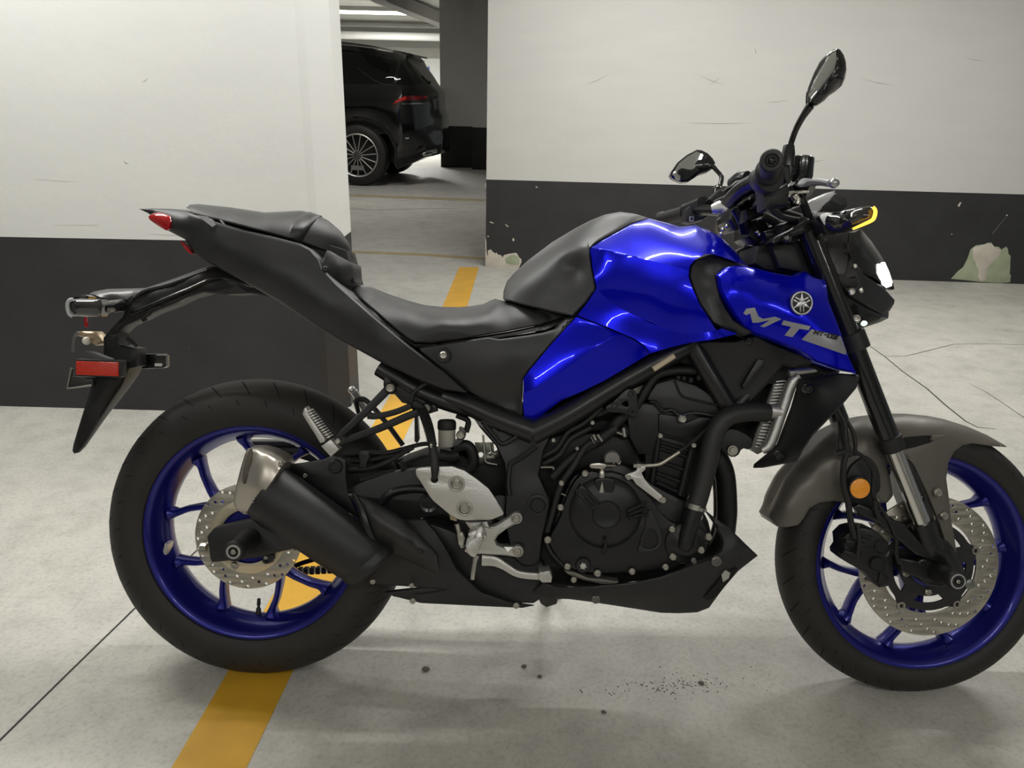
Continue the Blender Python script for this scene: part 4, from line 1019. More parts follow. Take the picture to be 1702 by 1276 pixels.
# silver end cap following the photographed outline, open mouth
cap = MB().panel(FB, KW(C3, '340,226,160 380,236,182 440,262,196 500,292,196 540,316,188 520,360,206 480,420,216 430,490,218 380,550,212 340,598,200 320,620,188 300,614,180 262,594,172 244,565,168 242,530,170 262,430,180 285,340,178 308,265,168 322,235,162'),
    KW(C3, '400,330,207 350,450,210 330,540,200 440,380,214 300,450,192 330,330,190'), mode='back', back=.125, step=7, lip=.003)
CAP = obj('muffler_cap', cap, TITAN, MUF, 'brushed silver muffler end cap')
b = MB().panel(FB, KW(C3, '334,236,166 344,232,168 352,250,182 345,300,192 322,390,198 300,440,198 292,420,192 300,350,188 316,280,176'), (), mode='shell', thick=.01, step=6, lip=0); obj('muffler_mouth', b, mat('dark_mouth', (.16, .14, .11), .5, .7), MUF)
for q in ('519,318,196', '360,537,214', '308,604,186'):
    p = K(C3, q)[0]; bolt(MUF, FB, p[0], p[1], p[2]+.001, 3.6)
# heat shield over the link pipe
panel('heat_shield', D, '305,765,150 340,765,156 420,800,168 520,850,176 600,898,180 690,985,184 760,1055,186 792,1095,184 800,1178,176 780,1192,170 700,1155,166 600,1108,168 480,1045,172 440,1010,178 420,950,182 395,880,178 350,815,164', '500,930,196 600,1000,200 700,1090,194 430,860,186', mat('shield_black', (.022, .022, .0225), .45, .2, bump=.2, bscale=700), 'matte black heat shield', mode='shell', thick=.006, step=8)
b = MB(); ptube(b, FB, KW(D, '345,770,160 385,850,182 410,930,190 440,1005,186 470,1045,178'), [.004, .006, .006, .006, .004], seg=8, b=.003); obj('shield_lip', b, FRAMEB, MUF)
for q in ('640,1030', '695,1072'):
    p = K(D, q)[0]; b = MB().lathe(P(p[0], p[1], .197), (0, -1, 0), [(0, .0), (.005, .001), (.006, -.004)], 14); obj('shield_screw', b, DARKB, MUF)
b = MB(); ptube(b, FB, KW(D, '600,1000,120 760,1120,112 900,1200,90 1020,1240,40'), .026, seg=16); obj('link_pipe', b, mat('link_pipe_dark', (.012, .012, .012), .5, .4), MUF)
# muffler hanger
b = MB().pplate(FB, K(C3, '548,326 640,318 780,292 800,280 830,274 872,284 900,300 905,420 915,500 985,650 900,600 760,500 640,420 560,360'), .135, .127, bev=.002)
HNG = obj('muffler_hanger', b, FRAMEB, moto, 'black muffler hanger plate')
b = MB().lathe(P(*K(C3, '840,337')[0], .138), (0, -1, 0), [(0, .002), (.007, .002), (.008, .004), (.0115, .004), (.0135, .002), (.0145, -.002), (.0145, -.02)], 30); obj('rubber_grommet', b, RUBBER, HNG, 'black rubber grommet')
bolt(HNG, FB, *K(C3, '663,392')[0], .136, 3.5)
# passenger peg bracket, peg
b = MB()
for q, r_ in (('535,205,120 400,340,126 250,478,130', [.0085, .0075, .0065]), ('735,315,120 620,360,124 480,420,128 275,495,130', [.0075, .0075, .0075, .0065]), ('650,300,120 560,335,122 470,355,124 420,352,124', [.006, .006, .006, .007])):
    ptube(b, FB, KW(D, q), r_, seg=10, b=.006, sq=3.5)
b.pplate(FB, K(D, '225,470 250,455 300,470 330,455 400,440 420,452 330,490 290,510 255,515'), .134, .122, bev=.002)
b.pplate(FB, K(D, '505,130 560,180 640,200 700,250 780,300 790,330 740,345 700,335 660,300 600,285 560,240 510,240 500,190'), .118, .100, bev=.003)
PBR = obj('passenger_peg_bracket', b, FRAMEB, moto, 'black passenger footpeg bracket')
b = MB().pplate(FB, K(D, '490,115 520,100 700,190 770,300 720,340 680,330 690,480 680,500 665,490 665,340 610,250'), .095, .07, bev=.003); obj('subframe_stay', b, FRAMEB, FR_)
for q, r_ in (('538,207', 7), ('730,313', 6)):
    p = K(D, q)[0]; o_ = MB().lathe(P(p[0], p[1], .126), (0, -1, 0), [(0, .002), (.007, .002), (.0085, .004), (.0115, .001), (.0115, -.02)], 22); obj('bracket_boss', o_, FRAMEB, PBR); bolt(PBR, FB, p[0], p[1], .130, r_)
b = MB().pplate(FB, K(D, '70,345 78,318 88,307 97,318 105,345 145,405 195,478 188,494 165,500 130,440 90,380'), .160, .135, bev=.003)
for i in range(12):
    f = i/11; p = (100+f*106, 330+f*136)
    b.pplate(FB, K(D, '%g,%g %g,%g %g,%g %g,%g' % (p[0]-14, p[1]+6, p[0]+6, p[1]-7, p[0]+17, p[1]-3, p[0]+4, p[1]+7)), .163, .137, bev=.0005)
b.pplate(FB, K(D, '170,515 222,478 268,532 222,572'), .158, .132, bev=.002)
PEG = obj('passenger_footpeg', b, ALU, moto, 'silver ribbed passenger footpeg')
b = MB(); ptube(b, FB, KW(D, '155,343,110 200,390,112 260,465,116'), .0065, seg=10); obj('peg_stay', b, RUBBER, PBR)
bolt(PBR, FB, *K(D, '260,488')[0], .136, 4.5)
b = MB()
b.tube([FB.P(588, 650, -.12), FB.P(612, 690, -.14)], .009, seg=10, sub=1); b.ball(FB.P(585, 648, -.12), .009); obj('passenger_footpeg', b, ALU, moto, 'far side silver passenger footpeg')
b = MB(); ptube(b, FB, [(590, 665, -.12), (608, 665, -.12), (640, 700, -.115), (670, 740, -.11)], .006, seg=8); ptube(b, FB, [(590, 665, -.12), (600, 700, -.12), (606, 715, -.12)], .005, seg=8); obj('passenger_peg_bracket', b, FRAMEB, moto)
# brake lines and sensors over the swingarm
b = MB()
for q, r_ in (('290,560,90 400,550,92 520,548,92 600,530,92 700,505,96 770,500,104', .0045), ('320,640,95 430,630,98 520,600,98 590,560,98 660,520,98', .005), ('330,590,88 420,590,88 560,560,88 640,540,86', .004), ('380,690,92 470,670,92 560,655,90', .007), ('590,600,88 620,640,86 680,660,84', .006)):
    ptube(b, FB, KW(D, q), r_, seg=8)
obj('brake_line', b, RUBBER, moto, 'black rear brake line')
b = MB().pplate(FB, K(D, '368,560 378,545 425,548 428,575 415,600 412,632 365,632 375,600'), .105, .085, bev=.003); obj('line_clip', b, PLASTIC, moto)
b = MB(); ptube(b, FB, KW(D, '650,285,130 660,235,128 700,200,124 740,178,118', ), .004, seg=8)
b.tube([FB.P(*p) for p in KW(D, '665,285,132 700,310,136 730,370,142 750,440,148 760,510,156 772,580,166 775,640,172 772,688,168')], [.008, .0085, .0085, .0085, .008, .008, .008, .005], seg=12)
for i in range(26):
    f = i/25; p = KW(D, '%g,%g,%g' % (700+f*62, 310+f*200-18*math.sin(f*3), 137+f*20))[0]
    c_ = FB.P(*p); b.lathe(c_, (.28, 0, -1), [(.0085, -.0012), (.0098, 0), (.0085, .0012)], 12)
obj('brake_switch_cable', b, RUBBER, moto, 'ribbed black cable over the heel guard')
b = MB(); ptube(b, FB, KW(D, '752,510,158 762,510,158'), .0085, seg=10, sub=1); obj('cable_band', b, STEEL, moto)
# fluid reservoir
rc0 = P(*K(D, '838,515')[0], .105); rc1 = P(*K(D, '838,415')[0], .105); up = (rc1-rc0).normalized(); Lr = (rc1-rc0).length
b = MB().lathe(rc0, up, [(0, 0), (.0155, 0), (.017, .003), (.0172, Lr), (0, Lr)], 28); RSV = obj('brake_fluid_reservoir', b, RESV, moto, 'milky brake fluid reservoir')
b = MB().lathe(rc1, up, [(.0176, -.004), (.0185, -.002), (.0185, .010), (.017, .013), (.015, .015), (.0, .0155)], 14); obj('reservoir_cap', b, RUBBER, RSV, 'black reservoir cap')
b = MB().pplate(FB, K(D, '790,500 885,490 905,440 900,410 930,420 942,450 930,480 890,520 800,520'), .116, .106, bev=.001, smooth=1); obj('reservoir_bracket', b, mat('bracket_grey', (.10, .10, .095), .4, .6), RSV)
bolt(RSV, FB, *K(D, '912,455')[0], .118, 7.5)
b = MB(); ptube(b, FB, KW(D, '880,520,96 940,510,98 970,540,98 980,600,96 950,640,92 920,640,90'), .011, seg=12); ptube(b, FB, KW(D, '800,560,90 860,570,92 900,560,92'), .012, seg=10); ptube(b, FB, KW(D, '890,350,96 950,380,92 940,440,92', ), .006, seg=8); obj('reservoir_hose', b, RUBBER, RSV)
b = MB(); ptube(b, FB, KW(D, '1030,455,60 1040,560,60 1050,600,60 1105,612,60'), .0022, seg=8); ptube(b, FB, KW(D, '1065,500,60 1075,545,60 1100,556,60'), .0022, seg=8); obj('metal_pipe', b, CHROME, moto, 'thin bright metal pipe')
b = MB().pplate(FB, K(D, '985,495 1085,495 1092,580 1000,580'), .052, .049, [[(K(D, '%g,%g' % (1018+14*math.cos(q), 560+14*math.sin(q)))[0]) for q in np.linspace(0, 2*PI, 12, endpoint=False)], [(K(D, '%g,%g' % (1070+12*math.cos(q), 558+12*math.sin(q)))[0]) for q in np.linspace(0, 2*PI, 12, endpoint=False)]], bev=.0005); obj('coil_bracket', b, mat('zinc_plate', (.42, .43, .36), .35, .8), moto, 'zinc plate with holes')
# shock absorber and dark bits behind
b = MB(); s0, s1 = P(*K(D, '900,500')[0], 0), P(*K(D, '960,800')[0], 0)
b.tube([s0, s1], .02, seg=16, sub=1)
for i in range(9):
    c_ = s0+(s1-s0)*(.1+.8*i/8); b.lathe(c_, (s1-s0), [(.028, -.006), (.034, 0), (.028, .006)], 18)
obj('rear_shock', b, GLOSSB, moto, 'black rear shock spring')
b = MB().pplate(FB, K(D, '590,600 700,560 900,540 1000,620 1130,560 1180,640 1190,860 960,880 900,900 600,760'), .045, -.06, bev=.01); obj('battery_box', b, mat('black_inner_box', (.006, .006, .006), .6), moto)
# heel guard
hole = [(K(D, '%g,%g' % (772+19*math.cos(q), 692+19*math.sin(q)))[0]) for q in np.linspace(0, 2*PI, 16, endpoint=False)]
b = MB().pplate(FB, K(D, '672,642 682,633 705,628 760,624 868,622 900,634 932,645 1000,692 1060,740 1100,800 1140,868 1136,880 1080,903 1060,906 940,910 905,905 855,880 765,805 745,780 705,715 674,668'), .168, .160, [hole], bev=.002)
HG = obj('heel_guard', b, ALU, moto, 'textured silver heel guard')
for q in ('890,715', '932,845'):
    p = K(D, q)[0]; o_ = MB().lathe(P(p[0], p[1], .168), (0, -1, 0), [(.006, -.001), (.0125, .001), (.0135, .0035), (.015, .0035), (.0165, 0)], 30); obj('guard_boss', o_, ALU, HG); bolt(HG, FB, p[0], p[1], .170, 8.5)
# rider peg bracket, peg and brake pedal
b = MB().panel(FB, KW(D, '935,915,158 990,912,158 1050,913,158 1062,945,158 1110,925,158 1170,885,156 1190,868,156 1215,866,156 1235,885,156 1232,912,156 1205,925,156 1150,955,158 1110,985,158 1095,1010,158 1105,1035,158 1140,1048,156 1190,1050,156 1215,1042,156 1240,1062,156 1236,1092,156 1210,1102,156 1130,1092,157 1020,1085,158 960,1090,158 932,1070,158 945,1030,158 985,1000,158 965,960,158'), (), mode='shell', thick=.014, step=8, lip=.003)
RPB = obj('rider_peg_bracket', b, ALU, moto, 'cast silver rider footpeg bracket')
for q in ('1207,897', '1213,1073'):
    p = K(D, q)[0]; o_ = MB().lathe(P(p[0], p[1], .158), (0, -1, 0), [(.006, 0), (.008, .003), (.0085, .003), (.011, .001), (.0115, -.01)], 24); obj('bracket_boss', o_, ALU, RPB); bolt(RPB, FB, p[0], p[1], .161, 6.5)
b = MB().pplate(FB, K(D, '930,1055 950,1030 985,1005 990,985 1020,975 1035,1000 1020,1040 1000,1090 985,1110 955,1100'), .235, .150, bev=.006, smooth=1)
for i in range(6):
    b.pplate(FB, K(D, '%g,%g %g,%g %g,%g %g,%g' % (940+i*11, 1050-i*9, 946+i*11, 1045-i*9, 990+i*6, 1085-i*12, 984+i*6, 1090-i*12)), .237, .155, bev=.001)
RPG = obj('rider_footpeg', b, ALU, moto, 'silver ribbed rider footpeg seen end on')
b = MB().pplate(FB, K(D, '950,985 985,968 1035,985 1050,1000 1030,1012 990,1000 962,1010'), .20, .16, bev=.004); obj('peg_cap', b, ALU, RPG)
b = MB(); ptube(b, FB, KW(D, '992,1095,205 985,1130,207 978,1180,208 974,1220,208'), [.006, .0045, .0045, .004], seg=12, sub=3); obj('peg_feeler', b, ZINC, RPG, 'silver feeler pin')
b = MB()
for q, r_ in (('890,925,150 900,960,150 905,1000,150 920,1050,150', .006),): ptube(b, FB, KW(D, q), r_, seg=10)
b.pplate(FB, K(D, '892,985 918,970 935,1000 925,1040 900,1040'), .156, .142, bev=.002); obj('brake_rod', b, ZINC, moto, 'zinc brake push rod')
b = MB().pplate(FB, K(D, '850,875 895,890 890,915 855,905'), .155, .14, bev=.002); obj('rod_clevis', b, mat('brass_tint', (.40, .33, .22), .4, .7), moto)
b = MB(); b.tube([FB.P(*p) for p in KW(E, '110,985,150 165,990,152 210,1012,153 260,1042,154 310,1052,155 365,1056,155')], [.011, .010, .008, .007, .007, .007], seg=12, b=[.005]*6, sq=3.5)
PED = obj('brake_pedal', b, ALU, moto, 'bare silver brake pedal')
b = MB().pplate(FB, K(E, '362,1040 405,1032 420,1060 415,1085 375,1085 360,1070'), .185, .150, bev=.002)
for i in range(4): b.pplate(FB, K(E, '%g,1038 %g,1036 %g,1082 %g,1083' % (368+i*12, 374+i*12, 380+i*11, 374+i*11)), .187, .152, bev=.0006)
obj('pedal_pad', b, ALU, PED, 'ribbed silver pedal tip')

# ---- lower cowls and side stand
COWL = panel('belly_cowl', E, '300,1148,120 380,1085,140 440,1105,148 500,1108,152 640,1098,158 780,1085,160 900,1060,160 1050,1005,160 1130,972,158 1165,940,156 1172,910,154 1165,880,150 1130,820,146 1088,758,142 1140,800,148 1212,852,154 1270,910,148 1328,965,140 1270,1010,130 1240,1035,126 1175,1110,110 1112,1196,92 1060,1216,88 980,1220,84 900,1218,84 760,1196,96 590,1170,112 500,1158,120',
 '600,1130,152 800,1140,142 1000,1110,136 1180,990,160 1230,930,160 1100,1060,142 950,1170,112', PLASTIC, 'matte black belly cowl', mode='shell', thick=.005, step=9)
b = MB().panel(FB, KW(E, '1050,1178,96 1100,1140,118 1150,1082,132 1178,1032,142 1240,1022,140 1215,1060,128 1160,1130,112 1108,1172,98'), (), mode='shell', thick=.002, lip=0, step=8); obj('cowl_vent', b, mat('vent_black', (.003, .003, .003), .8), COWL, 'dark vent opening')
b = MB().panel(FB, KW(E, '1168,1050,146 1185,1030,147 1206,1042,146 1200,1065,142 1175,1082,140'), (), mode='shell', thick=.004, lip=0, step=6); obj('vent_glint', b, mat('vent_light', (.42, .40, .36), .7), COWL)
for q, r_, w in (('1145,990', 8, .166), ('612,1158', 7, .135)): bolt(COWL, FB, *K(E, q)[0], w, r_, mat('dull_screw', (.18, .17, .16), .4, .8) if 'dull_screw' not in bpy.data.materials else bpy.data.materials['dull_screw'], h=.35)
cb = MB().panel(FB, KW(E, '1329,965,140 1270,1010,128 1240,1035,124 1175,1110,108 1112,1196,90 1060,1216,-60 1180,1110,-90 1300,980,-120'), (), mode='shell', thick=.004, lip=0)
RCW = panel('rear_cowl', X0, '612,968,128 630,930,140 662,880,150 672,863,152 706,862,150 726,884,152 745,915,152 760,945,150 800,985,146 845,1000,136 888,1006,124 868,1010,122 800,1007,126 700,1002,130 652,990,132 650,984,132 700,985,138 745,980,142 690,975,138 640,972,132', '700,910,160 720,950,158 680,940,154 780,990,142', PLASTIC, 'matte black rear lower cowl', mode='shell', thick=.004, step=9)
for q, r_ in ((( 619.5, 966), 4.5), ((684, 972), 4), ((686, 998), 5), ((858, 1006), 5), ((711, 885), 4)): bolt(RCW, FB, q[0], q[1], .15, r_)
b = MB().pplate(FB, [(640, 985), (700, 978), (752, 975), (745, 990), (700, 992), (655, 992)], .135, .12, bev=.002); obj('cowl_flange', b, PLASTIC, RCW)
b = MB().pplate(FB, [(700, 865), (745, 880), (800, 905), (870, 900), (905, 940), (915, 985), (887, 1004), (840, 1003), (770, 990), (735, 960), (720, 915)], .125, -.10, bev=.006); obj('lower_pan', b, PLASTIC, moto)
# side stand on the far side
f0 = G(914, 1009)
foot = MB_ROOT.inverted() @ Vector((f0[0]-.0, f0[1]+.055, .006)); top = FB.P(892, 955, -.07)
b = MB(); b.tube([top, top*.4+foot*.6, foot], .011, seg=12, sub=1)
b.pplate(FB, K(E, '345,1130 410,1130 445,1160 440,1180 395,1195 370,1180'), -.10, -.13, bev=.003)
b.box((foot.x-.03, foot.y-.02, foot.z-.004), (foot.x+.03, foot.y+.02, foot.z+.004))
obj('side_stand', b, mat('stand_metal', (.10, .095, .09), .4, .7), moto, 'dark metal side stand')

# ---- plate holder and tail hardware
PH = panel('plate_holder', A, '345,515,30 350,470,14 440,460,10 560,420,8 740,355,14 800,358,24 860,370,34 900,400,42 960,432,50 1060,508,62 1000,494,54 940,485,46 830,490,40 720,482,36 640,505,34 560,545,32 470,580,30 400,615,30 340,640,30 295,680,30 300,700,30 320,735,26 400,752,22 402,838,22 360,850,24 240,800,28 238,700,32 280,650,34 330,600,36 345,560,36',
 '500,500,34 700,430,38 850,430,46', SATINB, 'black number plate carrier', step=9)
b = MB(); ptube(b, FB, KW(A, '360,590,34 520,520,38 640,470,40 800,410,42 960,450,54'), .004, seg=8); ptube(b, FB, KW(A, '345,560,36 420,480,24 560,440,22 740,375,24'), .003, seg=8); obj('holder_rib', b, GLOSSB, PH)
panel('tail_underside', A, '720,480,34 760,440,36 820,420,40 880,430,46 930,480,50 830,492,44', None, PLASTIC, step=9)
b = MB(); ptube(b, FB, KW(A, '440,620,28 430,600,28 460,580,28 470,560,28 520,545,30'), .005, seg=8); ptube(b, FB, KW(A, '350,700,26 380,720,26 400,740,26'), .004, seg=8); obj('holder_wire', b, RUBBER, PH)
panel('lamp_housing', A, '168,490,20 190,476,14 260,464,8 350,462,8 438,460,10 352,522,34 300,520,34 225,512,34', '280,490,30', mat('holder_top', (.03, .03, .031), .3), 'black rear housing top', step=7, parent=PH)
b = MB().panel(FB, KW(A, '62,545,128 66,525,130 78,515,130 130,511,132 225,514,132 240,540,132 236,575,132 228,597,130 160,598,130 92,596,128 70,580,126'), KW(A, '150,540,142 100,550,140 200,560,142'), mode='back', back=.105, step=6, lip=.004)
SIG = obj('rear_turn_signal', b, LENSD, moto, 'smoked rear turn signal', ang=30)
b = MB(); ptube(b, FB, KW(A, '92,514,134 72,520,136 64,545,136 72,582,136 90,596,134'), .0035, seg=8); obj('signal_tip', b, mat('clear_tip', (.55, .56, .58), .15, .1), SIG, 'clear lens rim')
b = MB(); ptube(b, FB, KW(A, '228,556,118 270,550,90 320,545,40'), [.012, .0125, .014], seg=14, b=[.012]*3); obj('signal_stalk', b, GLOSSB, SIG)
b = MB().panel(FB, KW(A, '92,515,-110 98,500,-110 150,492,-108 168,500,-108 160,520,-108'), (), mode='shell', thick=.03); obj('rear_turn_signal', b, LENSD, moto, 'far rear turn signal')
obj('tail_wire', ptube(MB(), FB, KW(A, '152,600,40 153,625,40 157,648,40'), .0036, seg=8), TAILRED, PH, 'red wire')
b = MB(); 
b.panel(FB, KW(A, '108,690,26 120,668,26 195,670,26 215,690,26 245,722,22 200,738,24 180,720,24 150,700,26'), (), mode='shell', thick=.03, step=6)
obj('plate_lamp', b, mat('brass_shell', (.46, .36, .24), .35, .6), PH, 'pale brass plate lamp bracket')
b = MB().ball(P(*K(A, '156,714')[0], .03), .0085, 1, 1, 1); obj('lamp_bulb', b, mat('pale_bulb', (.75, .72, .62), .3), PH, 'pale round bulb')
b = MB(); ptube(b, FB, KW(A, '118,672,34 96,700,34 90,770,34'), .003, seg=8); b.pplate(FB, K(A, '150,765 190,765 290,800 290,808 215,808'), .032, .026, bev=.001); obj('lamp_frame', b, mat('grey_rim', (.16, .16, .16), .35, .4), PH)
b = MB().pplate(FB, K(A, '104,802 318,808 326,815 322,885 312,892 104,884'), .062, .040, bev=.002, smooth=0); REF = obj('side_reflector', b, RUBBER, moto, 'red side reflector in a black frame')
b = MB().pplate(FB, K(A, '104,812 308,818 308,886 104,878'), .0655, .058, bev=.0015); obj('reflector_lens', b, RED, REF, 'red reflector lens')
b = MB().pplate(FB, K(A, '62,945 82,848 92,848 88,885 185,890 190,930 72,948'), .036, .030, bev=.001); obj('plate_edge', b, mat('plate_dark', (.03, .028, .026), .4), moto, 'dark end of the number plate')
b = MB(); ptube(b, FB, KW(A, '84,846,38 64,942,38 182,928,38'), .0022, seg=6, sub=1); obj('plate_rim', b, mat('plate_rim_metal', (.40, .39, .36), .4, .6), moto)
b = MB().pplate(FB, K(A, '395,778 530,776 538,785 538,838 525,846 420,850 395,845'), -.03, -.05, bev=.002); RB2 = obj('rear_bracket', b, GLOSSB, moto, 'black rear bracket')
b = MB().pplate(FB, K(A, '484,823 520,823 520,837 484,837'), -.0285, -.032, bev=.0002); obj('sticker', b, WHITE, RB2, 'small white sticker')
bolt(RB2, FB, *K(A, '430,812')[0], -.027, 4)
panel('mud_flap', A, '192,894,30 245,850,36 330,842,36 366,845,30 350,890,26 325,940,20 230,1080,14 140,1226,8 120,1252,5 98,1258,4 88,1245,4 94,1210,6 130,1090,14', '200,1000,30 260,930,36', SATINB, 'black mud flap', step=8)
# ------------------------------------------------------------------ front end (steered frame)
def SP(px, py, w): return FS.P(px, py, w)
def sobj(name, mb, m, label=None, parent=None, ang=38):
    if parent is None: return obj(name, mb, m, moto, label, M_STEER, ang)
    return obj(name, mb, m, parent, label, None, ang)
def stube(pts, r, mb=None, **k): return ptube(mb or MB(), FS, pts, r, **k)
# fork legs
f_top, f_mid, f_low = SP(*K(H, '800,225')[0], .10), SP(*K(N, '522,400')[0], .10), SP(*K(N, '622,655')[0], .10)
fd = (f_low-f_top).normalized()
b = MB(); b.tube([f_top-fd*.02, f_mid], .0205, seg=28, sub=1); b.mirror()
FORK = sobj('fork', b, mat('fork_black', (.016, .016, .017), .22, .4, .5), 'black upside down fork tube')
b = MB(); b.tube([f_mid-fd*.01, f_low+fd*.02], .0165, seg=24, sub=1); b.mirror(); sobj('fork_stanchion', b, CHROME, 'chrome fork slider', FORK)
b = MB(); b.lathe(f_mid, fd, [(.0205, -.030), (.0235, -.028), (.0235, -.004), (.022, .0), (.0165, .002)], 28); b.mirror(); sobj('dust_seal', b, RUBBER, None, FORK)
pcl = SP(*K(H, '1110,985')[0], .10)
b = MB(); b.lathe(pcl, fd, [(.0205, -.018), (.0265, -.017), (.0265, .017), (.0205, .018)], 28); b.mirror()
b.tube([pcl+Vector((-.02, .0, .0)), pcl+Vector((-.03, .1, .0)), pcl+Vector((-.02, .2, .0))], .018, seg=12, b=.025)
sobj('lower_triple_clamp', b, mat('clamp_black', (.022, .022, .022), .45, .2), 'black lower triple clamp', FORK)
b = MB(); b.tube([f_low, f_low+fd*.05, SP(*K(N, '690,760')[0], .10), SP(*K(N, '735,840')[0], .095)], [.0215, .0225, .024, .022], seg=20, b=[.0215, .021, .02, .018]); b.mirror()
sobj('axle_clamp', b, FRAMEB, 'black axle lug', FORK)
b = MB(); ac2 = SP(*K(N, '750,864')[0], .165)
b.lathe(ac2, (0, -1, 0), [(0, -.003), (.0055, -.003), (.007, 0), (.0115, 0), (.0165, -.002), (.0185, -.006), (.019, -.012), (.0165, -.018), (.0185, -.035), (.021, -.06), (.021, -.075)], 36)
SL2 = sobj('axle_slider', b, RUBBER, 'black front axle slider bobbin')
b = MB().lathe(ac2, (0, -1, 0), [(.0118, .0006), (.0145, .0006), (.0145, -.001)], 28); sobj('slider_ring', b, bpy.data.materials['ring_print'], 'pale printed ring', SL2); bolt(SL2, FS, *K(N, '750,864')[0], .166, 3.5)
b = MB(); b.lathe(SP(*K(N, '790,873')[0], .08), (0, -1, 0), [(0, .004), (.006, .004), (.010, .002), (.0115, -.01)], 18); sobj('axle_nut', b, mat('worn_zinc', (.22, .24, .21), .4, .8), None, SL2)
# front fender: half shell following the tyre, wrapped over both sides
FEN = sobj('front_fender', MB().panel(FS, KW(N, '80,640,30 84,610,16 95,575,4 130,500,0 180,432,0 240,370,0 300,325,0 370,296,0 430,282,0 500,273,0 570,271,0 640,278,0 700,290,0 780,315,2 850,345,8 918,384,26 922,389,30 860,385,48 800,376,56 765,382,62 735,405,66 715,445,70 708,500,72 716,560,74 724,640,76 740,730,78 745,770,78 730,775,78 705,740,78 680,660,78 640,560,78 590,455,78 560,420,78 520,440,76 495,450,76 510,500,76 520,560,76 500,585,76 440,590,76 380,590,74 310,580,72 262,585,70 225,605,68 205,640,66 185,664,64 150,672,60 110,670,48'),
   KW(N, '200,520,62 260,450,66 330,400,70 420,360,72 300,520,74 520,330,64 640,330,62 720,345,58 560,390,76 640,420,76 400,500,78 140,600,56 240,540,68 650,500,78 700,620,79 420,310,46 560,300,44 300,370,48 200,460,40 800,345,40'), step=8, mode='sym'), FENDER, 'matte taupe front fender')
# cut-out slot and bolts of the fender
FNB = BVHTree.FromPolygons([v.co for v in FEN.data.vertices], [tuple(p.vertices) for p in FEN.data.polygons])
b = MB().panel(FS, KW(N, '520,372,79 564,353,79 620,348,79 657,347,79 674,352,78 651,372,79 600,388,79 557,398,80 535,404,80 515,395,80'), (), mode='shell', thick=.003, lip=0, surf=FNB, lift=.0015, step=6); sobj('fender_slot', b, mat('slot_black', (.004, .004, .004), .8), 'dark slot', FEN)
b = MB().panel(FS, KW(N, '660,350,80 702,348,78 690,358,79 655,365,81'), (), mode='shell', thick=.006, lip=0); sobj('fender_glint', b, FENDER, None, FEN)
for q, r_ in (('678,549', 7), ('699,632', 7), ('458,577', 6), ('458,605', 6)): bolt(FEN, FS, *K(N, q)[0], .084, r_)
# dark inner stay behind the fork
b = MB().pplate(FS, K(N, '560,420 590,455 640,565 700,740 650,720 620,640 560,520'), .086, .080, [K(N, '572,470 590,475 628,560 632,590 612,590 585,520')], bev=.001); sobj('fender_stay', b, PLASTIC, None, FORK)
b = MB().pplate(FS, K(N, '360,470 400,430 440,420 475,470 480,540 460,560 440,640 400,640 380,600 345,560'), .088, .076, bev=.004, smooth=1); sobj('reflector_stay', b, PLASTIC, None, FORK)
rp = SP(*K(N, '398,533')[0], .115)
b = MB().lathe(rp, (0, -1, 0), [(0, .006), (.019, .006), (.0215, .004), (.023, -.004), (.023, -.012)], 36); RF = sobj('front_reflector', b, RUBBER, 'round amber reflector in black rim')
b = MB().lathe(rp, (0, -1, 0), [(0, .0085), (.017, .0080), (.0195, .0065), (.0195, .004)], 36); sobj('reflector_lens', b, AMBER, 'round amber lens', RF)
# brake caliper and hoses
Q_ = (1330, 660, 3.19)
CAL = sobj('brake_caliper', MB().pplate(FS, K(Q_, '270,705 330,690 390,700 440,738 472,775 478,812 455,850 450,900 478,960 472,1005 425,1012 400,980 350,930 300,905 255,880 218,850 215,830 235,800 230,745'), .112, .058, bev=.005), ENGB, 'black front brake caliper')
b = MB()
b.lathe(SP(*K(Q_, '402,880')[0], .112), (0, -1, 0), [(0, .006), (.012, .006), (.0145, .003), (.015, -.01)], 24)
b.lathe(SP(*K(Q_, '430,790')[0], .112), (0, -1, 0), [(0, .005), (.011, .005), (.014, .002), (.0145, -.01)], 22)
for q in ('238,772 245,755 345,775 372,800 365,818 300,812', '225,828 235,812 330,832 340,850 310,858', '262,720 280,708 350,716 390,740 380,756'):
    b.pplate(FS, K(Q_, q), .119, .10, bev=.002)
b.pplate(FS, K(Q_, '425,930 470,960 468,998 430,1004 412,980'), .116, .10, bev=.003)
sobj('caliper_boss', b, ENGB, None, CAL)
b = MB().pplate(FS, K(N, '500,640 560,660 640,750 700,780 690,800 600,770 520,700'), .112, .09, bev=.004); b.pplate(FS, K(N, '380,600 400,590 520,640 600,710 700,770 710,800 650,790 560,740 470,660 400,625'), .106, .09, bev=.004); b.pplate(FS, K(N, '540,780 600,790 680,830 660,870 600,850 550,830'), .10, .07, bev=.004)
b.pplate(FS, K(N, '600,780 700,790 760,830 740,880 660,890 600,850'), .098, .07, bev=.004, smooth=1)
sobj('caliper_mount', b, FRAMEB, 'black caliper bracket', FORK)
b = MB()
for q, r_ in (('320,255,108 345,300,112 350,350,116 355,400,116 345,450,116 345,520,114 360,580,114 370,650,116 385,710,118', .006), ('345,280,104 375,330,108 385,370,112 385,420,112', .004), ('325,270,100 335,330,104 330,390,112 350,400,114 370,390,114', .005), ('380,400,116 420,430,112 450,480,108 450,560,108 500,640,108 530,700,108 530,760,106 540,800,104', .004), ('320,410,112 345,405,116 372,415,116', .007), ('455,575,112 460,610,112 470,640,112', .005), ('395,660,120 400,720,126 395,770,126', .004)):
    ptube(b, FS, KW(N, q), r_, seg=8)
sobj('brake_hose', b, RUBBER, 'black front brake hose')
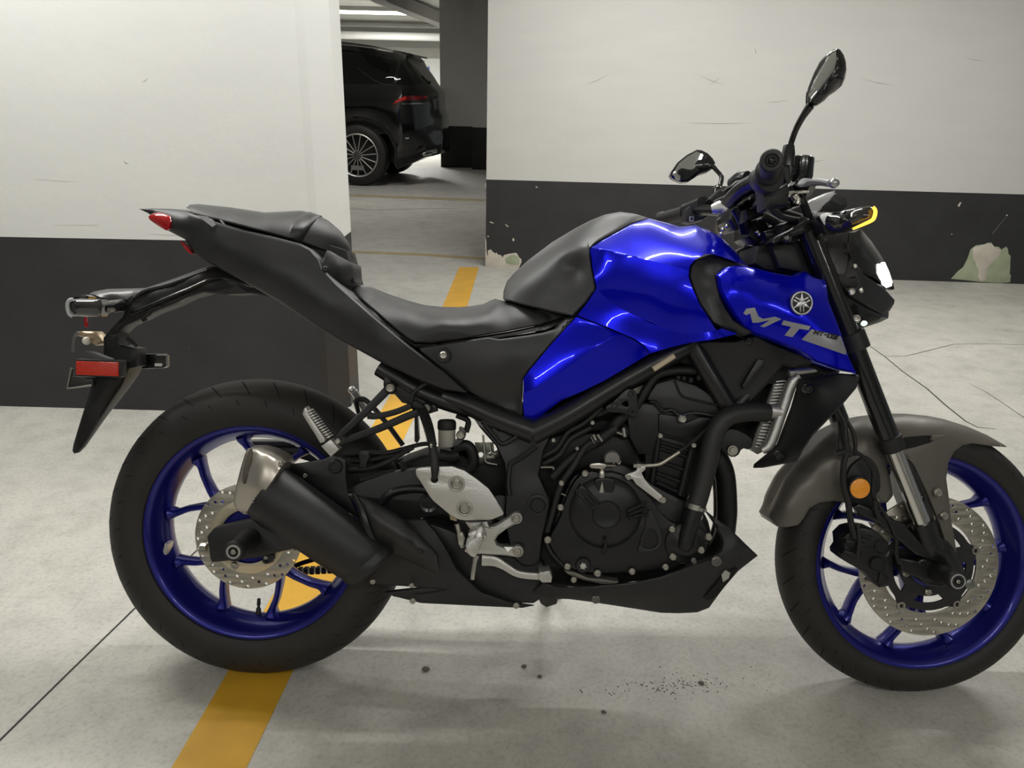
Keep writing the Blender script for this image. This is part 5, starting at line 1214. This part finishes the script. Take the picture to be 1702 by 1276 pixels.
b = MB(); ptube(b, FS, KW(N, '300,300,-90 330,330,-90 380,380,-90'), .02, seg=14, sub=1)
# triple clamp, stem, bars
b = MB().pplate(FS, K(H, '560,330 600,290 700,240 800,175 835,190 842,245 790,270 700,300 640,320 590,345'), .128, .085, bev=.006)
b.tube([SP(*K(H, '700,262')[0], .10), SP(*K(H, '560,290')[0], .03), SP(*K(H, '520,300')[0], 0)], .02, seg=10, b=.02, sq=3); b.mirror()
TC = sobj('triple_clamp', b, mat('triple_black', (.02, .02, .02), .36, .4), 'black upper triple clamp')
bolt(TC, FS, *K(H, '668,300')[0], .130, 8, GLOSSB)
b = MB(); b.tube([SP(*K(H, '480,400')[0], 0), SP(*K(H, '560,250')[0], 0)], .032, seg=18, sub=1)
sobj('steering_head', b, FRAMEB, None, TC)
b = MB().pplate(FS, K(H, '760,290 780,300 890,560 870,555'), .072, .068, bev=.001); sobj('fork_gap_strip', b, mat('pale_strip', (.25, .25, .23), .4, .6), None, FORK)
b = MB().pplate(FS, K(H, '480,350 700,290 770,300 880,560 700,550 520,510 450,470'), .062, -.062, bev=.01); sobj('headstock_cover', b, mat('headstock_black', (.006, .006, .006), .6), None, TC)
# handlebar: from the left grip over the risers to the right grip
lg0, lg1 = SP(*K(M, '-10,1078')[0], -.375), SP(*K(M, '140,1040')[0], -.26)
rg0, rg1 = SP(*K(M, '648,733')[0], .372), SP(*K(M, '632,800')[0], .26)
ri = SP(*K(M, '560,960')[0], .07); li = Vector((ri.x, -ri.y, ri.z))
b = MB(); b.tube([lg1, lg1*.6+li*.4+Vector((0, 0, .005)), li, ri, rg1*.6+ri*.4+Vector((0, 0, .005)), rg1], .012, seg=14)
BAR = sobj('handlebar', b, mat('bar_black', (.014, .014, .015), .3, .5), 'black handlebar')
b = MB(); dg = (rg0-rg1).normalized()
b.lathe(rg0, dg, [(0, -.004), (.004, -.004), (.0055, .0), (.0085, .0), (.0105, .002), (.0165, .002), (.0185, -.002), (.0185, -.014), (.016, -.018), (.0165, -.021), (.017, -.10), (.0215, -.104), (.0235, -.108), (.0235, -.116)], 32)
GR = sobj('right_grip', b, RUBBER, 'black rubber grip with bar end weight', BAR); bolt(BAR, FS, *K(M, '648,733')[0], .377, 3.5, GLOSSB)
b = MB(); b.lathe(rg0, dg, [(.0115, .0025), (.0155, .0025), (.0160, .001)], 30); sobj('bar_end_face', b, GLOSSB, None, BAR)
b = MB(); dl = (lg0-lg1).normalized(); b.lathe(lg0, dl, [(0, 0), (.015, 0), (.0175, -.004), (.0175, -.014), (.0155, -.018), (.0165, -.12), (.021, -.124), (.021, -.13), (.0, -.13)], 24)
sobj('left_grip', b, RUBBER, 'black left grip', BAR)
# throttle housing / right switch box
b = MB().lathe(SP(*K(M, '640,830')[0], .262), (0, -1, 0), [(0, .0), (.017, .0), (.0245, -.002), (.0255, -.012), (.0245, -.03), (.02, -.036)], 30)
b.pplate(FS, K(M, '556,800 580,760 640,745 715,780 730,830 715,880 660,905 600,885 565,850'), .25, .20, bev=.008, smooth=1)
b.pplate(FS, K(M, '590,870 620,885 700,890 745,860 758,900 752,990 700,995 650,1000 625,1025 605,1020 600,960'), .232, .19, bev=.006)
b.pplate(FS, K(M, '715,760 760,740 765,860 740,880 725,840'), .225, .195, bev=.004)
SWB = sobj('throttle_housing', b, PLASTIC, 'black throttle and switch housing', BAR)
# switch gear, brake master cylinder and lever on the right bar
b = MB(); mc0, mc1 = SP(*K(M, '815,835')[0], .16), SP(*K(M, '826,715')[0], .16); b.lathe(mc0, mc1-mc0, [(0, -.005), (.020, -.003), (.022, .003), (.022, (mc1-mc0).length-.002), (.020, (mc1-mc0).length), (0, (mc1-mc0).length)], 28)
MC = sobj('master_cylinder', b, GLOSSB, 'black front brake reservoir')
b = MB(); b.tube([SP(*K(M, '780,850')[0], .17), SP(*K(M, '830,880')[0], .17), SP(*K(M, '880,905')[0], .18)], .014, seg=12); b.tube([SP(*K(M, '760,930')[0], .17), SP(*K(M, '790,960')[0], .17), SP(*K(M, '800,1000')[0], .17)], .012, seg=12); sobj('cylinder_body', b, GLOSSB, None, MC)
b = MB(); b.tube([SP(*K(M, '780,935')[0], .185), SP(*K(M, '800,965')[0], .185), SP(*K(M, '790,990')[0], .185)], .006, seg=10); b.lathe(SP(*K(M, '800,920')[0], .185), (1, 0, .1), [(0, -.02), (.0035, -.02), (.0035, .02), (0, .02)], 10); sobj('banjo_bolt', b, CHROME, 'bright brake line union', MC)
b = MB(); b.tube([SP(*K(M, '825,862')[0], .19), SP(*K(M, '880,862')[0], .22), SP(*K(M, '940,860')[0], .27), SP(*K(M, '990,868')[0], .32)], [.010, .0085, .007, .006], seg=12, b=[.006, .006, .006, .006]); b.ball(SP(*K(M, '1015,866')[0], .34), .0085)
sobj('brake_lever', b, mat('lever_silver', (.45, .45, .46), .35, .9), 'silver brake lever with ball end')
# right mirror
b = MB(); b.lathe(SP(*K(M, '742,760')[0], .22), SP(*K(M, '748,660')[0], .22)-SP(*K(M, '742,760')[0], .22), [(0, -.002), (.011, -.002), (.0115, .02), (.0095, .034), (.006, .036), (0, .036)], 20)
ptube(b, FS, KW(M, '752,660,222 765,620,225 790,550,234 830,475,246 875,410,258'), [.0052, .0052, .0054, .006, .0075], seg=14)
MIR = sobj('right_mirror', b, GLOSSB, 'black mirror on a bent stem')
b = MB().panel(FS, KW(M, '862,402,262 860,370,262 866,320,264 890,270,268 930,190,276 975,115,284 1000,85,288 1028,72,292 1050,78,290 1072,110,284 1084,150,278 1088,200,272 1080,250,266 1060,292,262 1020,328,262 985,350,262 960,378,262 930,400,262 903,408,262 880,400,262'),
    KW(M, '960,250,275 1000,200,282 1050,150,290 1060,240,284 950,350,276 900,350,268 1020,270,284 1035,110,292'), mode='back', back=.25, step=6, lip=.003)
sobj('mirror_housing', b, GLOSSB, 'gloss black mirror housing', MIR)
b = MB().panel(FS, KW(M, '872,392,297 870,350,297 885,300,297 930,215,297 985,120,297 1008,96,297 1026,88,297 1030,140,297 1015,200,297 975,260,297 920,330,297'), (), mode='shell', thick=.004, step=8, lip=.001); sobj('mirror_glass', b, MIRROR, 'pale mirror glass', MIR)
# left mirror
b = MB(); ptube(b, FS, KW(M, '325,960,-215 330,900,-222 342,880,-224 352,840,-230 345,815,-236 300,765,-250'), [.010, .011, .006, .0055, .0055, .006], seg=12, sub=4)
MIL = sobj('left_mirror', b, GLOSSB, 'far black mirror on a bent stem')
b = MB().panel(FS, KW(M, '50,818,-262 55,800,-262 95,742,-262 150,698,-262 208,667,-260 235,672,-258 270,690,-256 300,720,-256 315,748,-256 300,780,-256 270,800,-258 220,815,-260 155,858,-262 118,861,-264 90,850,-264 60,835,-264'), KW(M, '280,740,-252 240,790,-254'), mode='shell', thick=.018, step=7, lip=.002); sobj('mirror_housing', b, GLOSSB, 'gloss black mirror housing', MIL)
b = MB().panel(FS, KW(M, '62,815,-256 100,750,-256 150,710,-256 205,680,-254 230,690,-252 262,708,-252 240,760,-254 215,795,-255 150,842,-257 118,850,-258 90,842,-258'), (), mode='shell', thick=.004, step=8, lip=.0); sobj('mirror_glass', b, MIRROR, 'mirror glass with reflections', MIL)
# left bar clutter: lever perch, switchgear, levers and cables
b = MB()
b.tube([SP(*K(M, '150,1040')[0], -.25), SP(*K(M, '250,1000')[0], -.20)], .022, seg=10, sub=1, b=.02, sq=3); b.pplate(FS, K(M, '140,1020 180,985 260,960 300,985 290,1050 250,1080 170,1100 135,1090'), -.21, -.25, bev=.006); b.pplate(FS, K(M, '280,960 340,900 380,905 420,960 380,1000 320,1005'), -.16, -.20, bev=.006)
LPC = sobj('left_switch_box', b, PLASTIC, 'black left switch box', BAR)
b = MB().pplate(FS, K(M, '165,1062 190,1062 190,1090 165,1090'), -.205, -.215, [K(M, '171,1068 184,1068 184,1084 171,1084')], bev=.001); sobj('switch_frame', b, mat('pale_outline', (.3, .3, .3), .5), None, BAR)
b = MB(); ptube(b, FS, KW(M, '295,1020,-95 330,1012,-90 370,1008,-85 410,1032,-80'), [.010, .014, .015, .011], seg=12, b=.008); sobj('clutch_lever_perch', b, ALU, 'silver clutch lever perch', BAR)
b = MB()
for q, r_ in (('400,970,40 470,900,110 560,850,170', .015), ('400,990,0 480,930,60 560,880,120', .010), ('430,880,-80 470,850,-60 500,850,-50', .02), ('330,990,-140 400,960,-60 480,930,0', .012), ('440,1010,40 480,1080,40 500,1150,30', .014), ('350,1100,-60 390,1070,-50 430,1050,-40', .016), ('360,1150,-60 400,1090,-50 450,1120,-40 470,1160,-40', .005), ('560,1000,100 590,960,150 640,960,200', .010), ('500,1010,60 540,980,60 580,960,60', .012)):
    ptube(b, FS, KW(M, q), r_, seg=12)
b.pplate(FS, K(M, '400,890 440,850 480,840 495,860 470,880 430,900'), -.02, -.08, bev=.006); b.pplate(FS, K(M, '490,1020 600,980 610,1050 500,1090'), .09, .03, bev=.008); b.pplate(FS, K(M, '520,1090 600,1060 650,1130 640,1180 560,1220 510,1180'), .05, -.05, bev=.01)
b.pplate(FS, K(M, '420,1010 480,1000 500,1120 440,1140 400,1080'), .03, -.06, bev=.008); b.pplate(FS, K(M, '340,1070 400,1060 420,1130 370,1170 345,1140'), -.05, -.09, bev=.006)
b.pplate(FS, K(M, '600,1150 680,1130 690,1190 620,1210'), .08, .0, bev=.006)
CLT = sobj('bar_clamp', b, bpy.data.materials['bar_black'], 'black bar clamps and switchgear', BAR)
b = MB()
for q in ('560,1155', '575,1170', '385,1120', '350,1165', '360,1140'): b.ball(SP(*K(M, q)[0], .06), .004)
ptube(b, FS, KW(M, '460,1120,10 480,1085,20 492,1050,20 480,1030,20', ), .003, seg=8); b.pplate(FS, K(M, '455,1110 490,1050 495,1080 470,1130'), .04, .03, bev=.001)
sobj('clamp_bolt', b, CHROME, 'small bright bolt', BAR)
b = MB()
for q, r_ in (('650,1000,180 690,1030,140 760,1050,110 820,1070,90', .007), ('640,1010,190 700,1060,150 780,1080,110 840,1080,90', .006), ('820,950,150 840,1000,130 870,1080,110 875,1110,100', .008), ('755,1000,170 720,1010,150 700,1040,130', .006), ('760,900,170 790,890,160 850,900,150 890,905,150', .006), ('600,1060,60 680,1100,60 740,1110,70', .009), ('740,1100,80 800,1080,90 840,1090,95', .012), ('480,1160,-40 520,1200,-20 600,1230,0', .012)):
    ptube(b, FS, KW(M, q), r_, seg=10)
sobj('control_cable', b, RUBBER, 'black control cable')
# instrument
DASH = sobj('instrument_cluster', MB().panel(FS, KW(M, '838,990,60 880,960,60 960,925,60 1022,908,58 1060,935,58 1088,950,56 1092,1000,58 1060,1030,62 960,1045,66 900,1080,66 880,1075,66'), KW(M, '1000,960,68 940,1000,72'), mode='sym', sq=False, step=8), PLASTIC, 'black instrument cluster')
b = MB().panel(FS, KW(M, '845,992,66 880,962,66 960,928,66 1018,912,64 1030,925,66 985,975,72 930,1030,73 890,1072,72 868,1040,70'), (), mode='shell', thick=.006, step=8); sobj('display_face', b, DISPREFL, 'grey display hood', DASH)
b = MB().panel(FS, KW(M, '1022,908,64 1062,935,64 1090,952,62 1088,985,62 1050,1000,66 1010,985,68 985,975,72'), (), mode='shell', thick=.006); sobj('hood_side', b, mat('hood_grey', (.05, .05, .052), .3), None, DASH)
# turn signals
b = MB().panel(FS, KW(M, '905,1075,150 920,1055,152 960,1045,160 1060,1050,178 1080,1025,186 1150,1010,200 1220,1000,208 1250,1005,210 1262,1030,210 1258,1065,210 1240,1090,208 1180,1118,200 1130,1135,192 1100,1150,184 1050,1160,176 1000,1155,168 960,1130,160 930,1110,154'), KW(M, '1100,1080,204 1180,1055,214 1000,1100,178'), mode='back', back=.165, step=7, lip=.004)
TS = sobj('front_turn_signal', b, LENSD, 'smoked front turn signal with amber lit edge')
b = MB(); ptube(b, FS, KW(M, '1245,1005,217 1258,1030,218 1252,1066,218 1236,1086,217 1190,1108,213 1125,1136,202'), [.0028, .0034, .0036, .0034, .003, .0022], seg=8); sobj('lit_edge', b, AMBERLIT, 'glowing amber light strip', TS)
b = MB(); ptube(b, FS, KW(M, '890,1100,100 950,1100,130 1010,1105,160'), [.018, .02, .022], seg=14, b=.02); sobj('signal_stalk', b, RUBBER, None, TS)
b = MB().panel(FS, KW(M, '905,1075,150 920,1055,152 960,1045,160 1060,1050,178 1080,1025,186 1150,1010,200 1220,1000,208 1250,1005,210 1262,1030,210 1258,1065,210 1240,1090,208 1180,1118,200 1130,1135,192 1100,1150,184 1050,1160,176 1000,1155,168 960,1130,160 930,1110,154'), KW(M, '1100,1080,204 1180,1055,214 1000,1100,178'), mode='back', back=.165, step=10, lip=.004).mirror(False)
TS2 = sobj('front_turn_signal', b, LENSD, 'far side front turn signal')
b = MB(); ptube(b, FS, KW(M, '890,1100,100 950,1100,130 1010,1105,160'), [.018, .02, .022], seg=14, b=.02); b.mirror(False); sobj('signal_stalk', b, RUBBER, None, TS2)
# headlight unit
HL = sobj('headlight_cowl', MB().panel(FS, KW(H, '1085,265,96 1120,262,92 1160,240,70 1185,270,40 1240,335,20 1310,435,8 1345,510,12 1375,600,18 1382,640,26 1345,648,50 1310,622,74 1280,590,84 1240,560,92 1180,540,100 1140,500,104 1090,440,108 1075,380,106'), KW(H, '1180,380,86 1240,460,72 1150,330,92 1290,520,58'), mode='sym', step=7), GLOSSB, 'gloss black headlight cowl')
b = MB().panel(FS, KW(H, '940,260,80 1080,262,92 1085,440,106 1060,560,108 980,545,96 930,540,90 880,400,84'), (), mode='sym', sq=False, step=10); sobj('headlight_back', b, mat('smoke_plastic', (.02, .018, .018), .3), None, HL)
b = MB().panel(FS, KW(H, '1040,560,108 1090,440,112 1180,545,104 1300,620,78 1384,712,30 1380,735,30 1350,785,44 1300,805,70 1200,755,92 1100,700,106 1060,660,110 1030,600,110'), KW(H, '1180,640,106 1280,700,80'), mode='sym', step=8); sobj('headlight_mask', b, PANELG, 'matte black headlight mask', HL)
b = MB().panel(FS, KW(H, '1040,650,104 1100,706,104 1200,762,90 1300,812,68 1345,790,46 1342,832,46 1290,858,60 1205,886,78 1150,905,86 1120,912,88 1090,880,92 1080,820,96 1050,760,98 1010,700,100'), (), mode='sym', sq=False, step=9); sobj('headlight_bracket', b, GLOSSB, 'gloss black lower headlight bracket', HL)
b = MB().panel(FS, KW(H, '1282,500,66 1300,462,56 1318,460,48 1345,520,38 1368,590,36 1364,618,44 1330,630,62 1305,612,76 1292,570,78 1280,530,74'), KW(H, '1325,550,62'), mode='shell', thick=.004, step=6, lip=0); sobj('position_light', b, LEDLIT, 'lit white position light', HL)
for q, r_ in (('1095,655', 6), ('1125,835', 6), ('1120,487', 3.5)): bolt(HL, FS, *K(H, q)[0], .112, r_)
b = MB(); b.lathe(SP(*K(H, '1125,836')[0], .108), (0, -1, 0), [(.005, .004), (.0078, .004), (.0085, -.004)], 20); b.pplate(FS, K(H, '1145,640 1170,625 1182,660 1160,670'), .108, .10, bev=.001); sobj('light_washer', b, ZINC, None, HL)
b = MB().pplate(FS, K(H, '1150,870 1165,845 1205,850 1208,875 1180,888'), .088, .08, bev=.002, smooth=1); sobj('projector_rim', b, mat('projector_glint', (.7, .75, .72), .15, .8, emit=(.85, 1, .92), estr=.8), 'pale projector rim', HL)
b = MB()
for q, r_ in (('1000,570,100 1060,600,104 1120,590,104', .012), ('960,560,90 1010,640,92 1040,740,92', .010), ('1060,400,100 1075,380,104 1070,330,104', .005)): ptube(b, FS, KW(H, q), r_, seg=10)
sobj('headlight_wiring', b, RUBBER, None, HL)
# horn-side details under the dash
b = MB().pplate(FS, K(H, '560,340 640,330 800,300 870,520 820,545 720,520 620,500'), .085, .05, bev=.008); sobj('key_cover', b, mat('dark_inner', (.008, .008, .008), .5), None, TC)
# ------------------------------------------------------------------ dark car beyond the opening
MCAR = Matrix.Translation((-1.638, 9.095, 0)) @ Matrix.Rotation(R(-5), 4, 'Z') @ Matrix.Translation((0, .97, 0))
FC = Frame(MCAR); CR_ = (540, 60, 4.909)
car = empty('car', MCAR); thing(car, 'black sport utility car seen from the rear corner through the opening', 'car')
CARB = mat('black_car_paint', (.0035, .0038, .0045), .12, 0, 1.0)
CARG = mat('black_car_glass', (.003, .003, .0035), .05, 0, 0, spec=.6)
CARP = mat('black_car_trim', (.006, .006, .0065), .5)
def arch(cx, cy, rx, ry, a0, a1, w, n=9): return ' '.join('%g,%g,%g' % (cx+rx*math.cos(R(a0+(a1-a0)*i/n)), cy-ry*math.sin(R(a0+(a1-a0)*i/n)), w) for i in range(n+1))
BODY = obj('body', MB().panel(FC, KW(CR_,
  '-900,60,420 -500,38,480 -200,34,520 50,38,560 200,50,560 400,80,540 560,115,500 680,142,460 690,185,420 720,225,380 780,290,330 850,378,280 905,430,240 928,460,220 935,520,200 940,600,200 960,645,220 962,700,240 958,760,240 965,820,260 958,900,300 945,960,360 880,978,500 800,990,640 700,1035,780 640,1065,850 590,1085,900 '
  +arch(275, 985, 300, 298, -12, 192, 950)+' -60,1090,940 -700,1085,940 -1180,1070,940 '+arch(-1495, 965, 285, 290, -15, 195, 940)+' -1830,1030,800 -1950,960,600 -2010,820,420 -2010,680,380 -1960,560,420 -1850,480,500 -1500,420,520 -1250,395,500'),
  KW(CR_, '50,150,720 300,160,730 520,180,730 640,200,700 50,390,930 300,395,935 560,420,930 700,470,880 760,540,800 840,560,640 -500,120,690 -500,390,930 -900,400,920 -1500,520,900 -1800,650,760 50,560,975 300,560,980 500,600,970 640,640,930 760,700,820 860,720,620 -500,700,970 -1000,700,960 600,800,950 700,850,880 820,850,720 640,1000,920 700,300,740 780,380,640 850,450,500 900,600,380 900,800,420 0,640,975 275,650,970'),
  step=14, lip=.006, lippx=1.2), CARB, car, 'glossy black car body', ang=50)
CBV = BVHTree.FromPolygons([v.co for v in BODY.data.vertices], [tuple(p.vertices) for p in BODY.data.polygons])
def car_w(px, py):
    h = CBV.ray_cast(FC.o, (FC.P(px, py, .9)-FC.o).normalized())[0]
    return -h.y if h is not None else .9
def on_car(name, q, m, lift=.006, label=None, parent=None, thick=.008, step=4):
    return obj(name, MB().panel(FC, [(p[0], p[1], car_w(p[0], p[1])) for p in K(CR_, q)], (), mode='shell', thick=thick, step=step, lip=.0, lippx=.6, surf=CBV, lift=lift), m, parent or car, label)
on_car('side_window', '30,135 300,142 520,168 600,188 560,380 480,388 300,385 30,380', CARG, .006, 'dark side glass')
on_car('quarter_window', '630,190 672,195 740,290 800,388 700,400 585,392 600,300', CARG, .006, 'dark rear glass')
obj('window_seam', ptube(MB(), FC, [(p[0], p[1], car_w(p[0], p[1])+.004) for p in K(CR_, '270,262 330,308 400,358 470,388 520,400 575,404')], .006, seg=6), mat('seam_grey', (.03, .03, .03), .3), car)  # thin grey line curving across the side glass
LMP = on_car('tail_lamp', '545,562 575,528 610,506 650,490 700,486 780,484 845,488 850,508 820,522 760,524 690,524 640,532 590,548', mat('car_tail_lens', (.10, .003, .004), .12, 0, 1), .010, 'dark red tail lamp')
CRED = mat('car_lamp_red', (.55, .015, .012), .2, 0, .6)
on_car('lamp_segment', '560,552 585,526 620,507 655,492 668,494 660,516 610,530', CRED, .014, None, LMP)
for x in (722, 742, 762): on_car('lamp_segment', '%g,495 %g,498 %g,506 %g,516 %g,506 %g,498' % (x, x+6, x+14, x+6, x+4, x-2), CRED, .014, None, LMP, step=3)
on_car('lamp_segment', '812,492 826,492 832,500 822,506 814,503', CRED, .014, None, LMP)
on_car('chrome_strip', '628,548 800,545 800,552 640,558', CHROME, .010, 'chrome strip under the tail lamp')
on_car('number_plate_recess', '862,498 905,495 928,498 930,520 915,612 895,618 880,590', CARP, .004)
on_car('number_plate', '880,515 912,512 914,600 896,604', mat('car_plate', (.18, .18, .18), .5), .012, 'grey number plate at a slant')
on_car('wheel_arch_trim', arch(275, 985, 325, 325, -5, 180, 0).replace(',0 ', ' ').replace(',0', '')+' '+arch(275, 985, 300, 298, 180, -5, 0).replace(',0 ', ' ').replace(',0', ''), CARP, .012)
on_car('bumper_trim', '560,1010 640,1000 760,960 880,900 950,880 945,955 880,975 800,987 700,1030 640,1060 595,1080', CARP, .008)
on_car('bumper_reflector', '660,828 688,826 686,838 658,840', mat('small_pale', (.4, .42, .5), .3), .012)
b = MB()
for q in ('798,968,780 830,945,760 880,935,700', '800,972,780 840,968,760 870,960,700'): ptube(b, FC, KW(CR_, q), .014, seg=8)
ptube(b, FC, KW(CR_, '870,945,640 910,935,600'), .03, seg=10); obj('exhaust_tip', b, CHROME, car, 'chrome exhaust tip')
b = MB(); ptube(b, FC, KW(CR_, '-500,62,640 -200,58,660 50,66,680 250,80,680 420,100,660 560,125,640'), .016, seg=8); obj('roof_rail', b, CHROME, car, 'bright roof rail')
b = MB().panel(FC, KW(CR_, '560,112,500 640,128,480 722,148,460 722,162,460 700,178,470 650,172,520 560,150,560'), (), mode='sym', sq=False, step=6, lip=.01, lippx=1); obj('roof_spoiler', b, CARB, car, 'black roof spoiler')
b = MB(); ptube(b, FC, KW(CR_, '790,330,420 830,372,360 858,378,300'), .018, seg=8); obj('rear_wiper', b, CARP, car)
def car_wheel(cx, cy, side):
    c = FC.P(540+cx/4.909, 60+cy/4.909, .955); c = Vector((c.x, -.965*side, .388)); ax = Vector((0, -side, 0))
    b = MB().lathe(c, ax, [(.27, -.02), (.275, .005), (.29, .008), (.34, .008), (.372, -.01), (.388, -.05), (.388, -.20), (.36, -.25), (.27, -.26)], 56)
    w = obj('car_wheel', b, TYRE, car, 'black car tyre with a silver multi-spoke rim')
    obj('rim_ring', MB().lathe(c, ax, [(.252, -.05), (.258, .004), (.268, .010), (.275, .006), (.275, -.02)], 64), ALU, w, 'silver rim edge')
    obj('rim_back', MB().lathe(c, ax, [(0, -.10), (.256, -.10), (.26, -.02)], 40), mat('rim_dark', (.01, .01, .01), .5) if 'rim_dark' not in bpy.data.materials else bpy.data.materials['rim_dark'], w)
    s_ = MB()
    for k in range(15):
        a = 2*PI*(k+.25)/15; d = Vector((math.cos(a), 0, math.sin(a)))
        s_.tube([c+ax*.0+d*.05, c+ax*.006+d*.255], [.007, .0075], seg=6, sub=1, b=[.012, .012])
        q = MB()
    o = obj('rim_spokes', s_, ALU, w, 'silver thin rim spokes'); o['kind'] = 'stuff'
    obj('hub_cap', MB().lathe(c, ax, [(0, .010), (.03, .010), (.045, .004), (.055, -.02), (.06, -.05)], 28), mat('hub_grey', (.12, .12, .12), .35, .6) if 'hub_grey' not in bpy.data.materials else bpy.data.materials['hub_grey'], w)
    obj('brake_caliper', MB().box((c.x-.11, c.y+.07*side-.02, c.z-.19), (c.x+.06, c.y+.07*side+.02, c.z-.13)), mat('caliper_grey', (.3, .3, .3), .5) if 'caliper_grey' not in bpy.data.materials else bpy.data.materials['caliper_grey'], w)
wl0 = FC.P(540+275/4.909, 60+985/4.909, .9)
obj('wheel_well', MB().box((wl0.x-.62, -.66, .28), (wl0.x+.62, .66, 1.0)).box((wl0.x-.60, -.90, .66), (wl0.x+.60, .90, .95)), CARP, car)
for sd_ in (1, -1):
    car_wheel(268, 982, sd_); car_wheel(-1495, 960, sd_)
